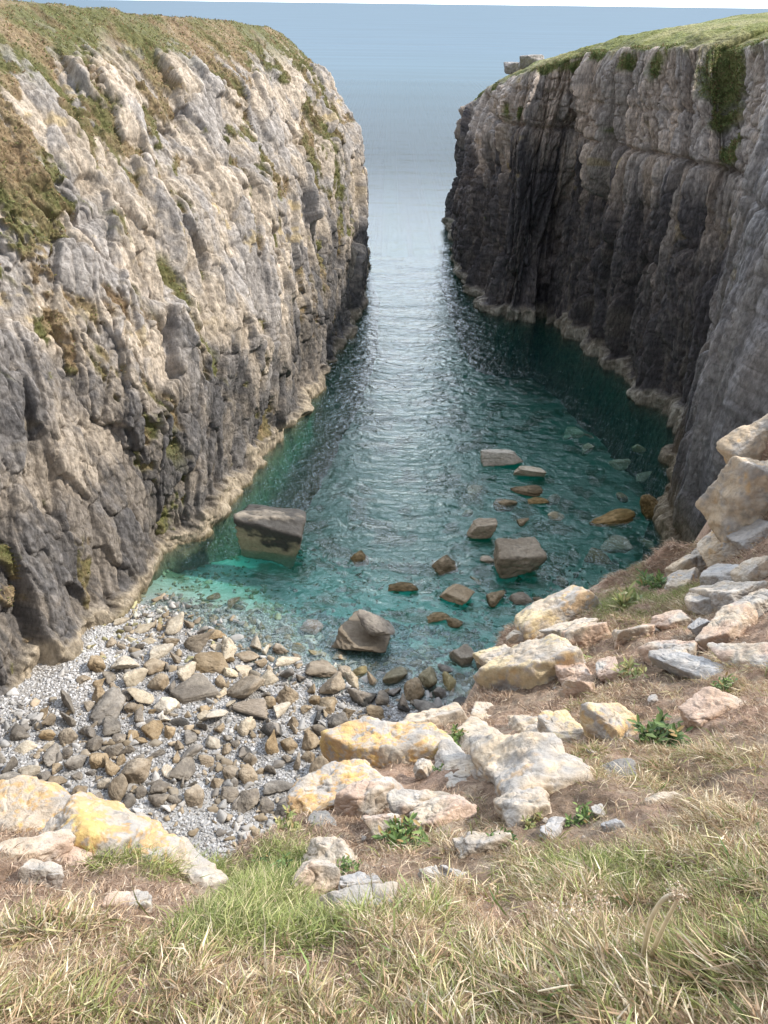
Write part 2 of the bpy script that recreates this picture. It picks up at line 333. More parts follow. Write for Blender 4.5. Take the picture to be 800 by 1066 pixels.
def make_cliff(name, stations, sd_, hd_, seed, side):
    P, sv, hv, hm = loft(stations, 0, hd_, sd_)
    P = smooth_grid(P, 3)
    N_ = grid_normals(P)
    if side == 'R': pass
    S, Hh = np.meshgrid(sv, hv, indexing='ij')
    X, Y, Z = P[..., 0], P[..., 1], P[..., 2]
    onface = 1 - (sm(hm[4] - 1.0, hm[5], Hh) if side == 'L' else sm(hm[4] - 3.0, hm[4] + 1.0, Hh))                      # 1 on rock face, 0 on the plateau
    under = sm(hm[1] - 3, hm[1] + 0.5, Hh)
    wx = fbm2(S / 9, Hh / 16, 3, seed, 0.4) * 1.0; wy = fbm2(S / 8 + 50, Hh / 12, 3, seed + 5, 0.4) * 1.6
    lean = -0.45 if side == 'L' else -0.03                        # joints lean
    s2 = S + wx + Hh * lean; h2 = Hh + wy
    if side == 'L':
        layers = ((9.0, 26.0, 1.2, 1.1, 0.0), (4.0, 10.0, 0.8, 1.3, 0.5), (1.9, 5.4, 0.34, 0.70, 0.40), (0.95, 2.4, 0.13, 0.28, 0.24), (0.48, 0.95, 0.06, 0.13, 0.12))
    else:
        layers = ((6.5, 60.0, 1.6, 3.0, 1.1), (2.6, 24.0, 0.9, 1.9, 1.3), (1.25, 9.0, 0.5, 1.1, 0.8), (0.7, 3.6, 0.22, 0.5, 0.42), (0.42, 1.2, 0.09, 0.18, 0.16))
    D = fbm2(S / 16, Hh / 22, 3, seed + 9) * (1.5 if side == 'L' else 1.2)
    ids = []; crack = np.zeros_like(S)
    for li, (a, b, off, tilt, cr) in enumerate(layers):
        k = 1.0
        jx = fbm2(S / a * 1.4, Hh / b * 1.4, 2, seed + 31 + li) * 0.22
        r, t, e = cells(s2 / a + jx + li * 7.3, h2 / b + jx, seed + 40 + li * 11, K=min(60.0, a / 0.07), tilt=tilt, off=off)
        cw = np.exp(-e / max(0.02, 0.075 / a))
        D += t - cw * cr * 0.9
        crack = np.maximum(crack, cw * (cr > 0.1)); ids.append(r)
    D += fbm2(S * 2.2, Hh * 1.2, 4, seed + 77, 0.6) * 0.09
    # bedding ledges
    if side == 'L': zl = 24.5 + fbm2(S / 20, S * 0, 2, seed + 3) * 1.5 - (S - S.mean()) * 0.02
    else: zl = 25.0 + fbm2(S / 25, S * 0, 2, seed + 3) * 1.2
    for zz, amp in (((zl, 0.8), (zl - 5.5, 0.25), (zl + 4, 0.35)) if side == 'R' else ((zl, 0.35), (zl - 6.5, 0.15))):
        D -= amp * np.exp(-((Z - zz) / 0.28) ** 2)
        D += amp * 0.5 * sm(0, 2.0, zz - Z) * (1 - sm(2.0, 8.0, zz - Z))
    if side == 'R':                                               # squarish blocks above the bedding ledge
        r, t, e = cells(S / 1.9 + fbm2(S / 3, Hh / 3, 2, seed + 121) * 0.3, Hh / 2.7 + fbm2(S / 4, Hh / 4, 2, seed + 122) * 0.3, seed + 120, K=30, tilt=0.35, off=0.22)
        near_ = sm(sv[850], sv[850] + 10, S)
        D += (t - 0.5 * np.exp(-e / 0.04)) * sm(zl, zl + 0.5, Z)
        D *= 1 - 0.5 * near_
        ids.append(r)
    # the pale sill the sea has cut at the foot
    zs = 1.1 + fbm2(S / 5, Hh / 6 + 3, 5, seed + 21, 0.65) * 2.2
    if side == 'R': zs = 1.6 + fbm2(S / 6, Hh / 6 + 3, 5, seed + 21, 0.65) * 2.4
    sill = (1 - sm(zs - 0.3, zs + 0.35, Z))
    D = D * (1 - 0.35 * sill) + sill * (0.55 + 0.9 * np.clip(fbm2(S / 3, Hh / 3, 3, seed + 22) + 0.3, 0, 1))
    face = onface
    soft = fbm2(X / 6, Y / 6, 4, seed + 15) * 0.5 + fbm2(X / 1.2, Y / 1.2, 4, seed + 16, 0.6) * 0.24
    # turf and rock mingle near the brow
    brow = sm(hm[3] + (0 if side == 'L' else 6), hm[5], Hh)
    veg = fbm2(S / 5.5 + Hh * 0.05, Hh / 5.5, 5, seed + 60, 0.55)
    vegmask = brow * 1.5 - 0.62 + veg * 1.0
    if side == 'L':
        nearp = sm(75, 20, S - sv[0] - 16)
        vegmask = sm(8, 37, Z) * 0.62 + brow * 0.45 - 0.50 + 0.24 * nearp * sm(9, 26, Z) + veg * 1.0 + fbm2(s2 * 0.8, h2 * 0.35, 4, seed + 64, 0.6) * 0.5 + fbm2(S * 1.3, h2 * 0.9, 3, seed + 65) * 0.3
        vegmask = vegmask - (ids[1] - 0.45) * 0.9 * (1 - sm(hm[4], hm[5], Hh)) - (ids[2] - 0.5) * 0.7 * (1 - sm(hm[4], hm[5], Hh) * 0.6)
    ledge = np.exp(-((Z - zl) / 0.9) ** 2) * 0.45
    vegmask = vegmask + ledge * sm(-0.2, 0.5, veg) - sill
    # green streaks low down on the face (wet seeps)
    vs_ = fbm2(S / 2.2 + 9, Hh / 7 + 2, 4, seed + 81, 0.6) + 0.6 * fbm2(S / 14 + 4, Hh / 9, 3, seed + 82)
    streak = sm(0.40 if side == 'L' else 0.75, 0.65 if side == 'L' else 1.0, vs_) * sm(4, 9, Z)
    vm = np.clip(np.maximum(sm(0.1, 0.32, vegmask), streak), 0, 1)
    pts_green = []
    if side == 'R':                                               # the grassy gully in the inner corner of the wall
        q_ = (P.reshape(-1, 3) - V(0, 0, H)) @ RM; uu = 400 + FPX * q_[:, 0] / -q_[:, 2]; vv = 533 - FPX * q_[:, 1] / -q_[:, 2]
        for (gu, gv, gr, gh) in ((757, 62, 2.6, 3.4), (751, 90, 1.7, 3.4), (748, 118, 1.2, 3.2), (757, 155, 1.1, 2.2), (655, 64, 1.5, 1.1), (600, 70, 2.0, 0.8), (684, 70, 1.0, 1.6), (640, 135, 1.0, 0.8)):
            nr = np.hypot(uu - gu, vv - gv); k_ = np.argmin(nr + (-q_[:, 2]) * 0.05 + 1e3 * (P.reshape(-1, 3)[:, 1] < 40)); pts_green.append((*P.reshape(-1, 3)[k_], gr, gh))
    for (gx, gy, gz, gr, gh) in pts_green:
        g = np.exp(-(((X - gx) ** 2 + (Y - gy) ** 2) / gr ** 2) - ((Z - gz) / gh) ** 2)
        vm = np.maximum(vm, sm(0.30, 0.75, g * 0.95 + veg * 0.30 + fbm2(S / 0.9, Hh / 1.6, 4, seed + 141, 0.6) * 0.35))
    Dv = D * (1 - 0.45 * vm) - 0.12 * vm * 0 + vm * (fbm2(S * 1.3, Hh * 1.3, 5, seed + 91, 0.6) * 0.55)
    Dt = (Dv * face + soft * (1 - face)) * under + D * 0.3 * (1 - under)
    Dt[1:-1] = Dt[1:-1] * 0.8 + (Dt[:-2] + Dt[2:]) * 0.1; Dt[:, 1:-1] = Dt[:, 1:-1] * 0.8 + (Dt[:, :-2] + Dt[:, 2:]) * 0.1
    P2 = P + N_ * Dt[..., None]
    return P2, dict(S=S, H=Hh, Z=Z, X=X, Y=Y, face=face, veg=vm, sill=sill, ids=ids, crack=crack, hm=hm, sv=sv, hv=hv, seed=seed, zl=zl, brow=brow)

gp = pY(752, 100, 90)
GULLY = [(*pY(752, 70, 92), 5, 6), (*pY(748, 120, 88), 3.5, 6), (*pY(757, 165, 84), 2.2, 4)]

def bake_left(g, P2):
    S, Z, Hh, seed = g['S'], g['Z'], g['H'], g['seed']
    n1 = fbm2(S / 3, Hh / 4, 5, seed + 101, 0.6); n2 = fbm2(S / 11, Hh / 14, 4, seed + 102); n3 = fbm2(S * 1.5, Hh, 4, seed + 103, 0.65)
    warm = V(0.56, 0.475, 0.385); grey = V(0.42, 0.385, 0.36); dark = V(0.085, 0.083, 0.088)
    col = mixc(warm, grey, sm(-0.25, 0.35, n1 + (g['ids'][2] - 0.5) * 0.8))
    col = col * (0.86 + 0.28 * g['ids'][3][..., None]) * (0.9 + 0.2 * g['ids'][1][..., None])
    # dark band low down, its edge climbing and ragged
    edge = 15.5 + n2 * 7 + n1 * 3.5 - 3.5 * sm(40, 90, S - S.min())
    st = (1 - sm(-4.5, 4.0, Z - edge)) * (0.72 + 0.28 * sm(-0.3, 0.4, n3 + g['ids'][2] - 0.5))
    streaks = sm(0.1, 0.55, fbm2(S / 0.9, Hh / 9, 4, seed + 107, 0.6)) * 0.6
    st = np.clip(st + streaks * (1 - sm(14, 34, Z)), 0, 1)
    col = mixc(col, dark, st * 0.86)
    pale = V(0.44, 0.37, 0.28)
    mott = sm(-0.2, 0.4, n3)
    col = mixc(col, mixc(pale, pale * 0.7, mott), g['sill'] * 0.92)
    col = mixc(col, V(0.17, 0.14, 0.08), (1 - sm(-0.2, 0.35, Z + n3 * 0.25)) * 0.85)   # weed at the waterline
    col = col * (1 - 0.3 * (g['crack'] * (1 - g['sill'])))[..., None]      # open joints darkened, their shade painted into the colour
    yel = sm(0.42, 0.58, fbm2(S / 2.6 + 7, Hh / 2.6, 4, seed + 110)) * sm(12, 18, Z)
    col = mixc(col, V(0.52, 0.40, 0.20), yel * 0.6)
    return col, n1, n3
def bake_right(g, P2):
    S, Z, Hh, seed = g['S'], g['Z'], g['H'], g['seed']
    n1 = fbm2(S / 2.4, Hh / 6, 5, seed + 101, 0.6); n2 = fbm2(S / 10, Hh / 18, 4, seed + 102); n3 = fbm2(S * 1.5, Hh, 4, seed + 103, 0.65)
    up = V(0.62, 0.51, 0.43); grey = V(0.45, 0.40, 0.37); dark = V(0.088, 0.085, 0.098)
    col = mixc(up, grey, sm(-0.25, 0.35, n1 + (g['ids'][2] - 0.5) * 0.8))
    col = col * (0.72 + 0.56 * g['ids'][2][..., None]) * (0.8 + 0.4 * g['ids'][1][..., None])
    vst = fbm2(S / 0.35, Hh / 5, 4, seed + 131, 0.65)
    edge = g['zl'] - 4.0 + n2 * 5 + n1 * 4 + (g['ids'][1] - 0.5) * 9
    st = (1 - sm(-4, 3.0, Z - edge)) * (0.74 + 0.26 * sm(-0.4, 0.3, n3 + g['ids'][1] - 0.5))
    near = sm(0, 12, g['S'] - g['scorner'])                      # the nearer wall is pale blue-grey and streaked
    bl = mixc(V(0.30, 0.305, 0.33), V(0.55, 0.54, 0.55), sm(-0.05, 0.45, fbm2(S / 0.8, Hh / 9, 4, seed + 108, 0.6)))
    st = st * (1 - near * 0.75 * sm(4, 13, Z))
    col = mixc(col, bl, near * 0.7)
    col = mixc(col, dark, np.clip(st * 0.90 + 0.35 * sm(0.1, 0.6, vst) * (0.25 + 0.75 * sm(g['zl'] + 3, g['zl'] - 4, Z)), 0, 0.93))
    col = col * (1 - 0.4 * g['crack'][..., None])  # joint shade put into the rock colour
    palest = sm(0.25, 0.6, fbm2(S / 1.1, Hh / 8, 4, seed + 107, 0.6))
    col = mixc(col, V(0.27, 0.235, 0.20), palest * 0.45)
    pale = mixc(V(0.50, 0.46, 0.39), V(0.30, 0.265, 0.21), sm(-0.3, 0.4, n3))
    col = mixc(col, pale, g['sill'] * 0.92)
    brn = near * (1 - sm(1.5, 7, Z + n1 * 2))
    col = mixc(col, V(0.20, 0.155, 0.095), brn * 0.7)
    col = mixc(col, V(0.12, 0.10, 0.06), (1 - sm(-0.2, 0.35, Z + n3 * 0.25)) * 0.85)
    yel = sm(0.5, 0.68, fbm2(S / 2.2 + 7, Hh / 2.2, 4, seed + 110)) * sm(16, 21, Z)
    col = mixc(col, V(0.42, 0.33, 0.14), yel * 0.5)
    return col, n1, n3
def turf_col(X, Y, seed, right):
    t1 = fbm2(X / 3, Y / 3, 5, seed + 201, 0.6); t2 = fbm2(X / 9, Y / 9, 3, seed + 202)
    g1 = V(0.13, 0.13, 0.05) if not right else V(0.22, 0.235, 0.075)
    g2 = V(0.27, 0.20, 0.12) if not right else V(0.34, 0.32, 0.15)
    c = mixc(g1, g2, sm(-0.3, 0.35, t1 + t2 * 0.5))
    return mixc(c, V(0.17, 0.11, 0.065), sm(0.25, 0.6, fbm2(X / 1.5, Y / 1.5, 3, seed + 203)) * (0.6 if not right else 0.15))

def tufts_on(P2, g, name, seed, n, size, label, cols, sel):
    """small blades standing on the vegetated parts of a cliff"""
    r = np.random.default_rng(seed)
    vm = (g['veg'] * sel)[:-1, :-1]
    A = np.linalg.norm(np.cross(P2[1:, :-1] - P2[:-1, :-1], P2[:-1, 1:] - P2[:-1, :-1]), axis=2)
    w_ = (A * (vm > 0.5)).ravel(); w_ /= w_.sum()
    idx = r.choice(len(w_), n, p=w_)
    i, j = np.unravel_index(idx, vm.shape)
    a, b = r.random(n)[:, None], r.random(n)[:, None]
    p = P2[i, j] * (1 - a) * (1 - b) + P2[i + 1, j] * a * (1 - b) + P2[i, j + 1] * (1 - a) * b + P2[i + 1, j + 1] * a * b
    return blades(name, p, r, size, cols, label)
def blades(name, p, r, size, cols, label, width=0.35, up=0.8, mat=None, bias=None, cw=None):
    n = len(p)
    h = size * (0.5 + r.random(n)) if np.isscalar(size) else size
    th = r.random(n) * 6.283; lean = 0.3 + 0.9 * r.random(n)
    d = np.stack([np.cos(th) * lean, np.sin(th) * lean, np.full(n, up)], 1)
    if bias is not None: d += bias
    d /= np.linalg.norm(d, axis=1, keepdims=True)
    side = np.cross(d, np.stack([r.normal(size=n), r.normal(size=n), r.normal(size=n) * 0.3], 1)); side /= np.maximum(np.linalg.norm(side, axis=1, keepdims=True), 1e-6)
    wd = (h * width)[:, None] * side * 0.5
    mid = p + d * (h * 0.6)[:, None]; t2 = th + r.normal(size=n) * 0.9; droop = np.stack([np.cos(t2), np.sin(t2), -0.9 + 0.5 * r.random(n)], 1) * (h * 0.42)[:, None]
    tip = p + d * (h * 0.9)[:, None] + droop
    v = np.stack([p - wd * 0.7, p + wd * 0.7, mid + wd, mid - wd, tip], 1).reshape(-1, 3)
    b = np.arange(n)[:, None] * 5
    f = np.concatenate([b + [0, 1, 2], b + [0, 2, 3], b + [3, 2, 4]], 0)
    ci = r.choice(len(cols), n, p=cw) if cw is None or np.ndim(cw) == 1 else (r.random(n)[:, None] > np.cumsum(cw, 1)).sum(1).clip(0, len(cols) - 1)
    c = np.array(cols)[ci] * (0.7 + 0.6 * r.random((n, 1)))
    c = np.repeat(c, 5, axis=0)
    me = mesh_from(name, v, f, mat or M_grass, smooth=False, col=c)
    return tag(link(name, me), label, None, None, 'stuff')

# ---- left
PL, gL = make_cliff('cliff', LS, sdens_left, hdens(780, 60), 3, 'L')
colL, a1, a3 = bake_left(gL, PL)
tc = turf_col(gL['X'], gL['Y'], 3, False)
vfac = np.maximum(gL['veg'], 1 - gL['face'] * 1.0)
vfac = np.where(gL['H'] > gL['hm'][5] - 1, 1, vfac)
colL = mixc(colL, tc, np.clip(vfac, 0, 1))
nu, nv = PL.shape[:2]
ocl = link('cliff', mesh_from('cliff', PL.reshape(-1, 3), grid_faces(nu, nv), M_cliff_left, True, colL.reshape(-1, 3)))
tag(ocl, 'sunlit blocky grey and buff limestone cliff on the left of the inlet with grassy brow', 'cliff', None, 'structure')

# ---- right
def rs(b, top, zin=2.0, inl=(0.95, 0.25), far=200, m1=0.1, m2=0.3):
    b = V(b[0], b[1], 0); t = V(*top); inl = V(*inl, 0); inl /= np.linalg.norm(inl)
    q = lambda f, z: V(b[0] + (t[0] - b[0]) * f, b[1] + (t[1] - b[1]) * f, z)
    return [V(b[0], b[1], -9) - inl * 1.5, b, q(m1, t[2] * 0.38), q(m2, t[2] * 0.75), t, t + inl * 4 + V(0, 0, zin * 0.34), t + inl * 12 + V(0, 0, zin * 0.62), t + inl * 30 + V(0, 0, zin * 0.98), t + inl * (14 + far) + V(0, 0, zin)]
RS = []
RS.append(rs((150, 215), (152, 211, 28), 3, (0.1, -1)))
RS.append(rs((45, 190), (47, 186, 25), 3, (0.2, -1)))
RS.append(rs((22, 180), (25, 177, 22.5), 4, (0.55, -0.6)))
for (bu, bv, ru, rv, rY, zin) in (
        (468, 235, 491, 108, 167, 6), (477, 265, 507, 94, 149, 6), (490, 291, 525, 85, 131, 6), (508, 327, 543, 77, 111, 5.5),
        (532, 334, 566, 68, 110, 5), (562, 333, 596, 60, 109, 4.6), (580, 336, 612, 56, 107, 5), (615, 370, 655, 52, 97, 4.6), (650, 397, 698, 50, 91, 4.4),
        (690, 434, 742, 51, 87, 4.2), (706, 448, 764, 54, 88, 4.2), (716, 455, 785, 44, 80, 3.0), (703, 485, 830, 42, 68, 2.0), (700, 525, 890, 40, 60, 1.5), (697, 578, 960, 34, 54, 1.2)):
    RS.append(rs(pz(bu, bv), pY(ru, rv, rY), zin))
RS.append(rs((24, 38), (40, 42, 35.5), 1, (1, 0)))
RS.append(rs((22, 22), (36, 26, 36), 1, (1, -0.2)))
RS.append(rs((24, 0), (36, 0, 36.5), 1, (1, -0.2)))
def sdens_right(cum):
    return np.concatenate([np.linspace(0, cum[2], 70, endpoint=False), np.linspace(cum[2], cum[6], 300, endpoint=False), np.linspace(cum[6], cum[12], 480, endpoint=False), np.linspace(cum[12], cum[17], 330, endpoint=False), np.linspace(cum[17], cum[-1], 40)])
PR, gR = make_cliff('cliff', RS, sdens_right, hdens(640, 70), 23, 'R')
rb_ = np.array([s_[1] for s_ in RS]); cumR = np.concatenate([[0], np.cumsum(np.linalg.norm(np.diff(rb_, axis=0), axis=1))])
gR['scorner'] = cumR[13]
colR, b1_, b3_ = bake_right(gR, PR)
tcR = turf_col(gR['X'], gR['Y'], 23, True)
plat = sm(gR['hm'][4] - 0.5, gR['hm'][4] + 1.5, gR['H'] + b1_ * 1.5)
gv = mixc(V(0.11, 0.145, 0.05), V(0.21, 0.22, 0.085), sm(-0.3, 0.3, b3_))
colR = mixc(colR, gv, np.clip(gR['veg'], 0, 1)); colR = mixc(colR, tcR, plat)
# dark heath along the very brow
browband = np.exp(-((gR['H'] - gR['hm'][4] - 1.5) / 1.6) ** 2) * sm(-0.3, 0.3, b1_)
colR = mixc(colR, V(0.10, 0.09, 0.045), browband * 0.75)
nu, nv = PR.shape[:2]
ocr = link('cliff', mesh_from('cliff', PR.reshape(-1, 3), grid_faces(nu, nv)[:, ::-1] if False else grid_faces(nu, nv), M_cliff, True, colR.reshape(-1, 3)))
tag(ocr, 'sheer dark stained cliff on the right of the inlet under a flat green clifftop', 'cliff', None, 'structure')

# ------------------------------------------------------------------ beach and sea bed
def bed_z(x, y):
    """height of beach / sea bed"""
    shore = np.interp(x, [-40, -20, -15, -9, -4, 1, 6, 12, 40], SHORE)
    d = y - shore                                   # metres seaward
    z = np.where(d < 0, -d * 0.095, 0)
    dd = np.maximum(d, 0)
    z = z - (0.10 * dd + 1.1 * sm(3, 14, dd) + 0.0075 * dd ** 2)
    z = np.maximum(z, -8.5 - 3.0 * sm(60, 200, dd))
    return z + fbm2(x / 4, y / 4, 3, 5) * 0.22 + fbm2(x / 0.9, y / 0.9, 3, 6) * 0.05
sh = [pz(*q) for q in ((118, 655), (205, 640), (270, 682), (350, 715), (440, 742), (500, 745))]
SHORE = [44, 43.5, 42, sh[2][1], sh[3][1], sh[4][1] + 0.5, 33, 32, 32]
xs = np.unique(np.concatenate([np.array([-20000, -4000, -900, -250, -120]), np.linspace(-60, -30, 40), np.linspace(-30, 45, 520), np.linspace(45, 70, 20), np.array([150, 300, 900, 4000, 20000])]))
ys = np.unique(np.concatenate([np.array([-300, -60]), np.linspace(-20, 15, 50), np.linspace(15, 75, 460), np.linspace(75, 180, 160), np.array([250, 500, 1500, 6000, 40000])]))
GX, GY = np.meshgrid(xs, ys, indexing='ij')
GZ = bed_z(GX, GY)
wb = fbm2(GX / 5, GY / 5, 4, 88)
cb = mixc(V(0.33, 0.325, 0.32), V(0.22, 0.205, 0.19), sm(-0.2, 0.4, wb))
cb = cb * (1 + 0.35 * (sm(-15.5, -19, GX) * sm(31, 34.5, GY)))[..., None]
cb = mixc(cb, mixc(V(0.50, 0.52, 0.45), V(0.22, 0.21, 0.13), sm(-0.05, 0.3, fbm2(GX / 2.5, GY / 2.5, 5, 90, 0.6))), sm(0.1, -0.5, GZ))
bed = link('beach', mesh_from('beach', np.stack([GX, GY, GZ], -1).reshape(-1, 3), grid_faces(*GX.shape), M_bed, True, cb.reshape(-1, 3)))
tag(bed, 'white and grey shingle beach running down under the clear water', None, None, 'structure')
wv = np.array([[-30000, -50, 0], [30000, -50, 0], [30000, 60000, 0], [-30000, 60000, 0]], float)
sea = link('water', mesh_from('water', wv, np.array([[0, 1, 2, 3]]), M_water, False)); tag(sea, 'clear turquoise sea reaching from the inlet to the horizon', None, None, 'structure')

# ------------------------------------------------------------------ foreground slope
CP = [(0, 1066, 1.7), (400, 1066, 1.65), (800, 1066, 1.35), (0, 1000, 1.85), (400, 1000, 1.8), (800, 1000, 1.45), (0, 950, 2.0), (200, 950, 2.05), (400, 950, 2.05), (600, 950, 1.9), (800, 950, 1.6),
      (0, 900, 2.25), (100, 900, 2.35), (240, 925, 2.6), (300, 900, 2.6), (400, 900, 2.45), (500, 900, 2.4), (600, 900, 2.25), (700, 900, 2.05), (800, 900, 1.8),
      (0, 850, 2.6), (350, 850, 3.1), (420, 850, 3.0), (500, 850, 2.85), (600, 850, 2.6), (700, 850, 2.4), (800, 850, 2.1),
      (350, 815, 3.6), (420, 800, 3.5), (500, 800, 3.3), (600, 800, 3.0), (700, 800, 2.75), (800, 800, 2.4),
      (450, 755, 4.1), (510, 750, 4.1), (560, 750, 3.8), (640, 750, 3.4), (720, 750, 3.1), (800, 750, 2.75),
      (530, 700, 4.7), (580, 700, 4.3), (640, 700, 3.9), (720, 700, 3.5), (800, 700, 3.1),
      (545, 655, 5.1), (600, 650, 4.8), (680, 650, 4.3), (740, 650, 3.9), (800, 650, 3.5), (620, 620, 5.2), (680, 610, 4.9), (740, 610, 4.3), (800, 600, 3.8),
      (745, 585, 4.7), (800, 550, 4.0), (800, 500, 3.8), (800, 450, 3.5), (900, 450, 3.0), (900, 600, 3.2), (900, 800, 2.1), (900, 1000, 1.2), (-120, 900, 2.1), (-120, 1000, 1.7)]
cpw = [pz(u, v, H - d) for u, v, d in CP] + [V(-4, -4, H - .9), V(0, -4, H - .7), V(5, -4, H - .3), V(9, 2, H - .8), V(9, 8, H - 2.2), V(-5, 1, H - 2.0), V(-6, -2, H - 1.3)]
cpw = np.array(cpw)
def tps_fit(p, z, lam=0.01):
    n = len(p); r = np.linalg.norm(p[:, None] - p[None], axis=2); K = np.where(r > 0, r * r * np.log(r + 1e-12), 0) + lam * np.eye(n)
    A = np.zeros((n + 3, n + 3)); A[:n, :n] = K; A[:n, n] = 1; A[:n, n + 1:] = p; A[n, :n] = 1; A[n + 1:, :n] = p.T
    return np.linalg.solve(A, np.concatenate([z, [0, 0, 0]]))
TW = tps_fit(cpw[:, :2], cpw[:, 2])
EDGE = [(-44, 12), (-24, 8), (-12, 4.5), (-6, 3.0)] + [tuple(pz(u, v, H - d)[:2]) for u, v, d in (
    (-140, 815, 2.6), (0, 832, 2.6), (60, 828, 2.65), (100, 855, 2.65), (180, 905, 2.65), (222, 935, 2.75), (252, 908, 2.85), (285, 872, 3.0), (312, 852, 3.15), (335, 828, 3.5), (385, 788, 4.0),
    (460, 749, 4.35), (490, 745, 4.4), (520, 700, 4.85), (537, 650, 5.25), (600, 620, 5.4), (690, 596, 5.2), (745, 588, 4.8), (782, 505, 4.1), (800, 475, 3.8), (840, 455, 3.4), (940, 430, 2.95))] + [(9, 11), (20, 19), (32, 26), (44, 30)]
EDGE = np.array(EDGE)
def edge_sd(x, y):
    """signed distance beyond the brink (positive = seaward)"""
    best = np.full(x.shape, 1e9); 
    for (ax, ay), (bx, by) in zip(EDGE[:-1], EDGE[1:]):
        dx, dy = bx - ax, by - ay; t = np.clip(((x - ax) * dx + (y - ay) * dy) / (dx * dx + dy * dy), 0, 1)
        d = np.hypot(x - ax - t * dx, y - ay - t * dy); best = np.minimum(best, d)
    inside = np.zeros(x.shape, bool)
    poly = np.vstack([EDGE, [(44, -60), (-40, -60)]])
    for (ax, ay), (bx, by) in zip(poly, np.roll(poly, -1, axis=0)):
        c = ((ay > y) != (by > y)) & (x < (bx - ax) * (y - ay) / (by - ay + 1e-12) + ax); inside ^= c
    return np.where(inside, -best, best)
def fg_smooth(x, y):
    r = np.zeros(x.shape)
    # evaluate the fit in a clamped neighbourhood, blend outward to the clifftop level
    xc = np.clip(x, -6, 9); yc = np.clip(y, -4, 9)
    n = len(cpw)
    for i in range(n):
        d2 = (xc - cpw[i, 0]) ** 2 + (yc - cpw[i, 1]) ** 2
        r += TW[i] * 0.5 * d2 * np.log(d2 + 1e-12)
    r += TW[n] + TW[n + 1] * xc + TW[n + 2] * yc
    out = np.hypot(x - xc, y - yc)
    return r * (1 - sm(0, 14, out)) + 36.2 * sm(0, 14, out)
def fg_z(x, y, detail=True):
    z = fg_smooth(x, y); d = edge_sd(x, y)
    e = np.maximum(d, 0)
    z = z - (e * 0.6 + 3.4 * (np.sqrt(e * e + 0.05) - math.sqrt(0.05)) * sm(0, 0.2, e)) 
    if detail:
        k = 1 + 3 * sm(0.3, 3, e)
        z = z + fbm2(x * 1.3, y * 1.3, 4, 300) * 0.10 * k + fbm2(x * 4, y * 4, 6, 301, 0.62) * 0.085 * k - 0.03 * np.abs(fbm2(x * 2.6 + y, y * 2.6 - x, 4, 304, 0.6))
        z = z + sm(0.5, 3, e) * fbm2(x / 2, y / 2, 4, 302) * 1.2
    return np.maximum(z, -3)
fx_ = np.unique(np.concatenate([np.linspace(-45, -8, 60), np.linspace(-8, -2.6, 90), np.linspace(-2.6, 5.2, 620), np.linspace(5.2, 10, 90), np.linspace(10, 45, 60)]))
fy_ = np.unique(np.concatenate([np.linspace(-40, -3, 25), np.linspace(-3, 0.4, 60), np.linspace(0.4, 8.6, 640), np.linspace(8.6, 20, 120), np.linspace(20, 40, 40)]))
FX, FY = np.meshgrid(fx_, fy_, indexing='ij')
FZ = fg_z(FX, FY)
s1 = fbm2(FX * 1.1, FY * 1.1, 5, 310, 0.6); s2_ = fbm2(FX * 7, FY * 7, 4, 311, 0.6)
cs = mixc(V(0.48, 0.32, 0.23), V(0.33, 0.24, 0.17), sm(-0.35, 0.35, s1)); cs = mixc(cs, V(0.47, 0.38, 0.28), sm(0.1, 0.5, s2_) * 0.7); cs = mixc(cs, V(0.17, 0.115, 0.075), sm(0.05, 0.45, -s2_ + s1 * 0.4) * 0.7)
ED = edge_sd(FX, FY)
rockf = sm(0.15, 0.7, ED + s1 * 0.2)
cs = mixc(cs, mixc(V(0.42, 0.37, 0.31), V(0.25, 0.22, 0.18), sm(-0.3, 0.4, s1)), rockf)
slope = link('slope', mesh_from('slope', np.stack([FX, FY, FZ], -1).reshape(-1, 3), grid_faces(*FX.shape), M_soil, True, cs.reshape(-1, 3)))
tag(slope, 'bare reddish earth slope falling from the clifftop to the brink', None, None, 'structure')
def hit(u, v):
    d = ray(u, v); t = np.linspace(0.8, 14, 900)
    x, y, z = d[0] * t, d[1] * t, H + d[2] * t
    g_ = fg_z(x, y, False); k = np.argmax(z < g_)
    if not (z < g_).any(): k = 400
    return V(x[k], y[k], g_[k]), t[k]

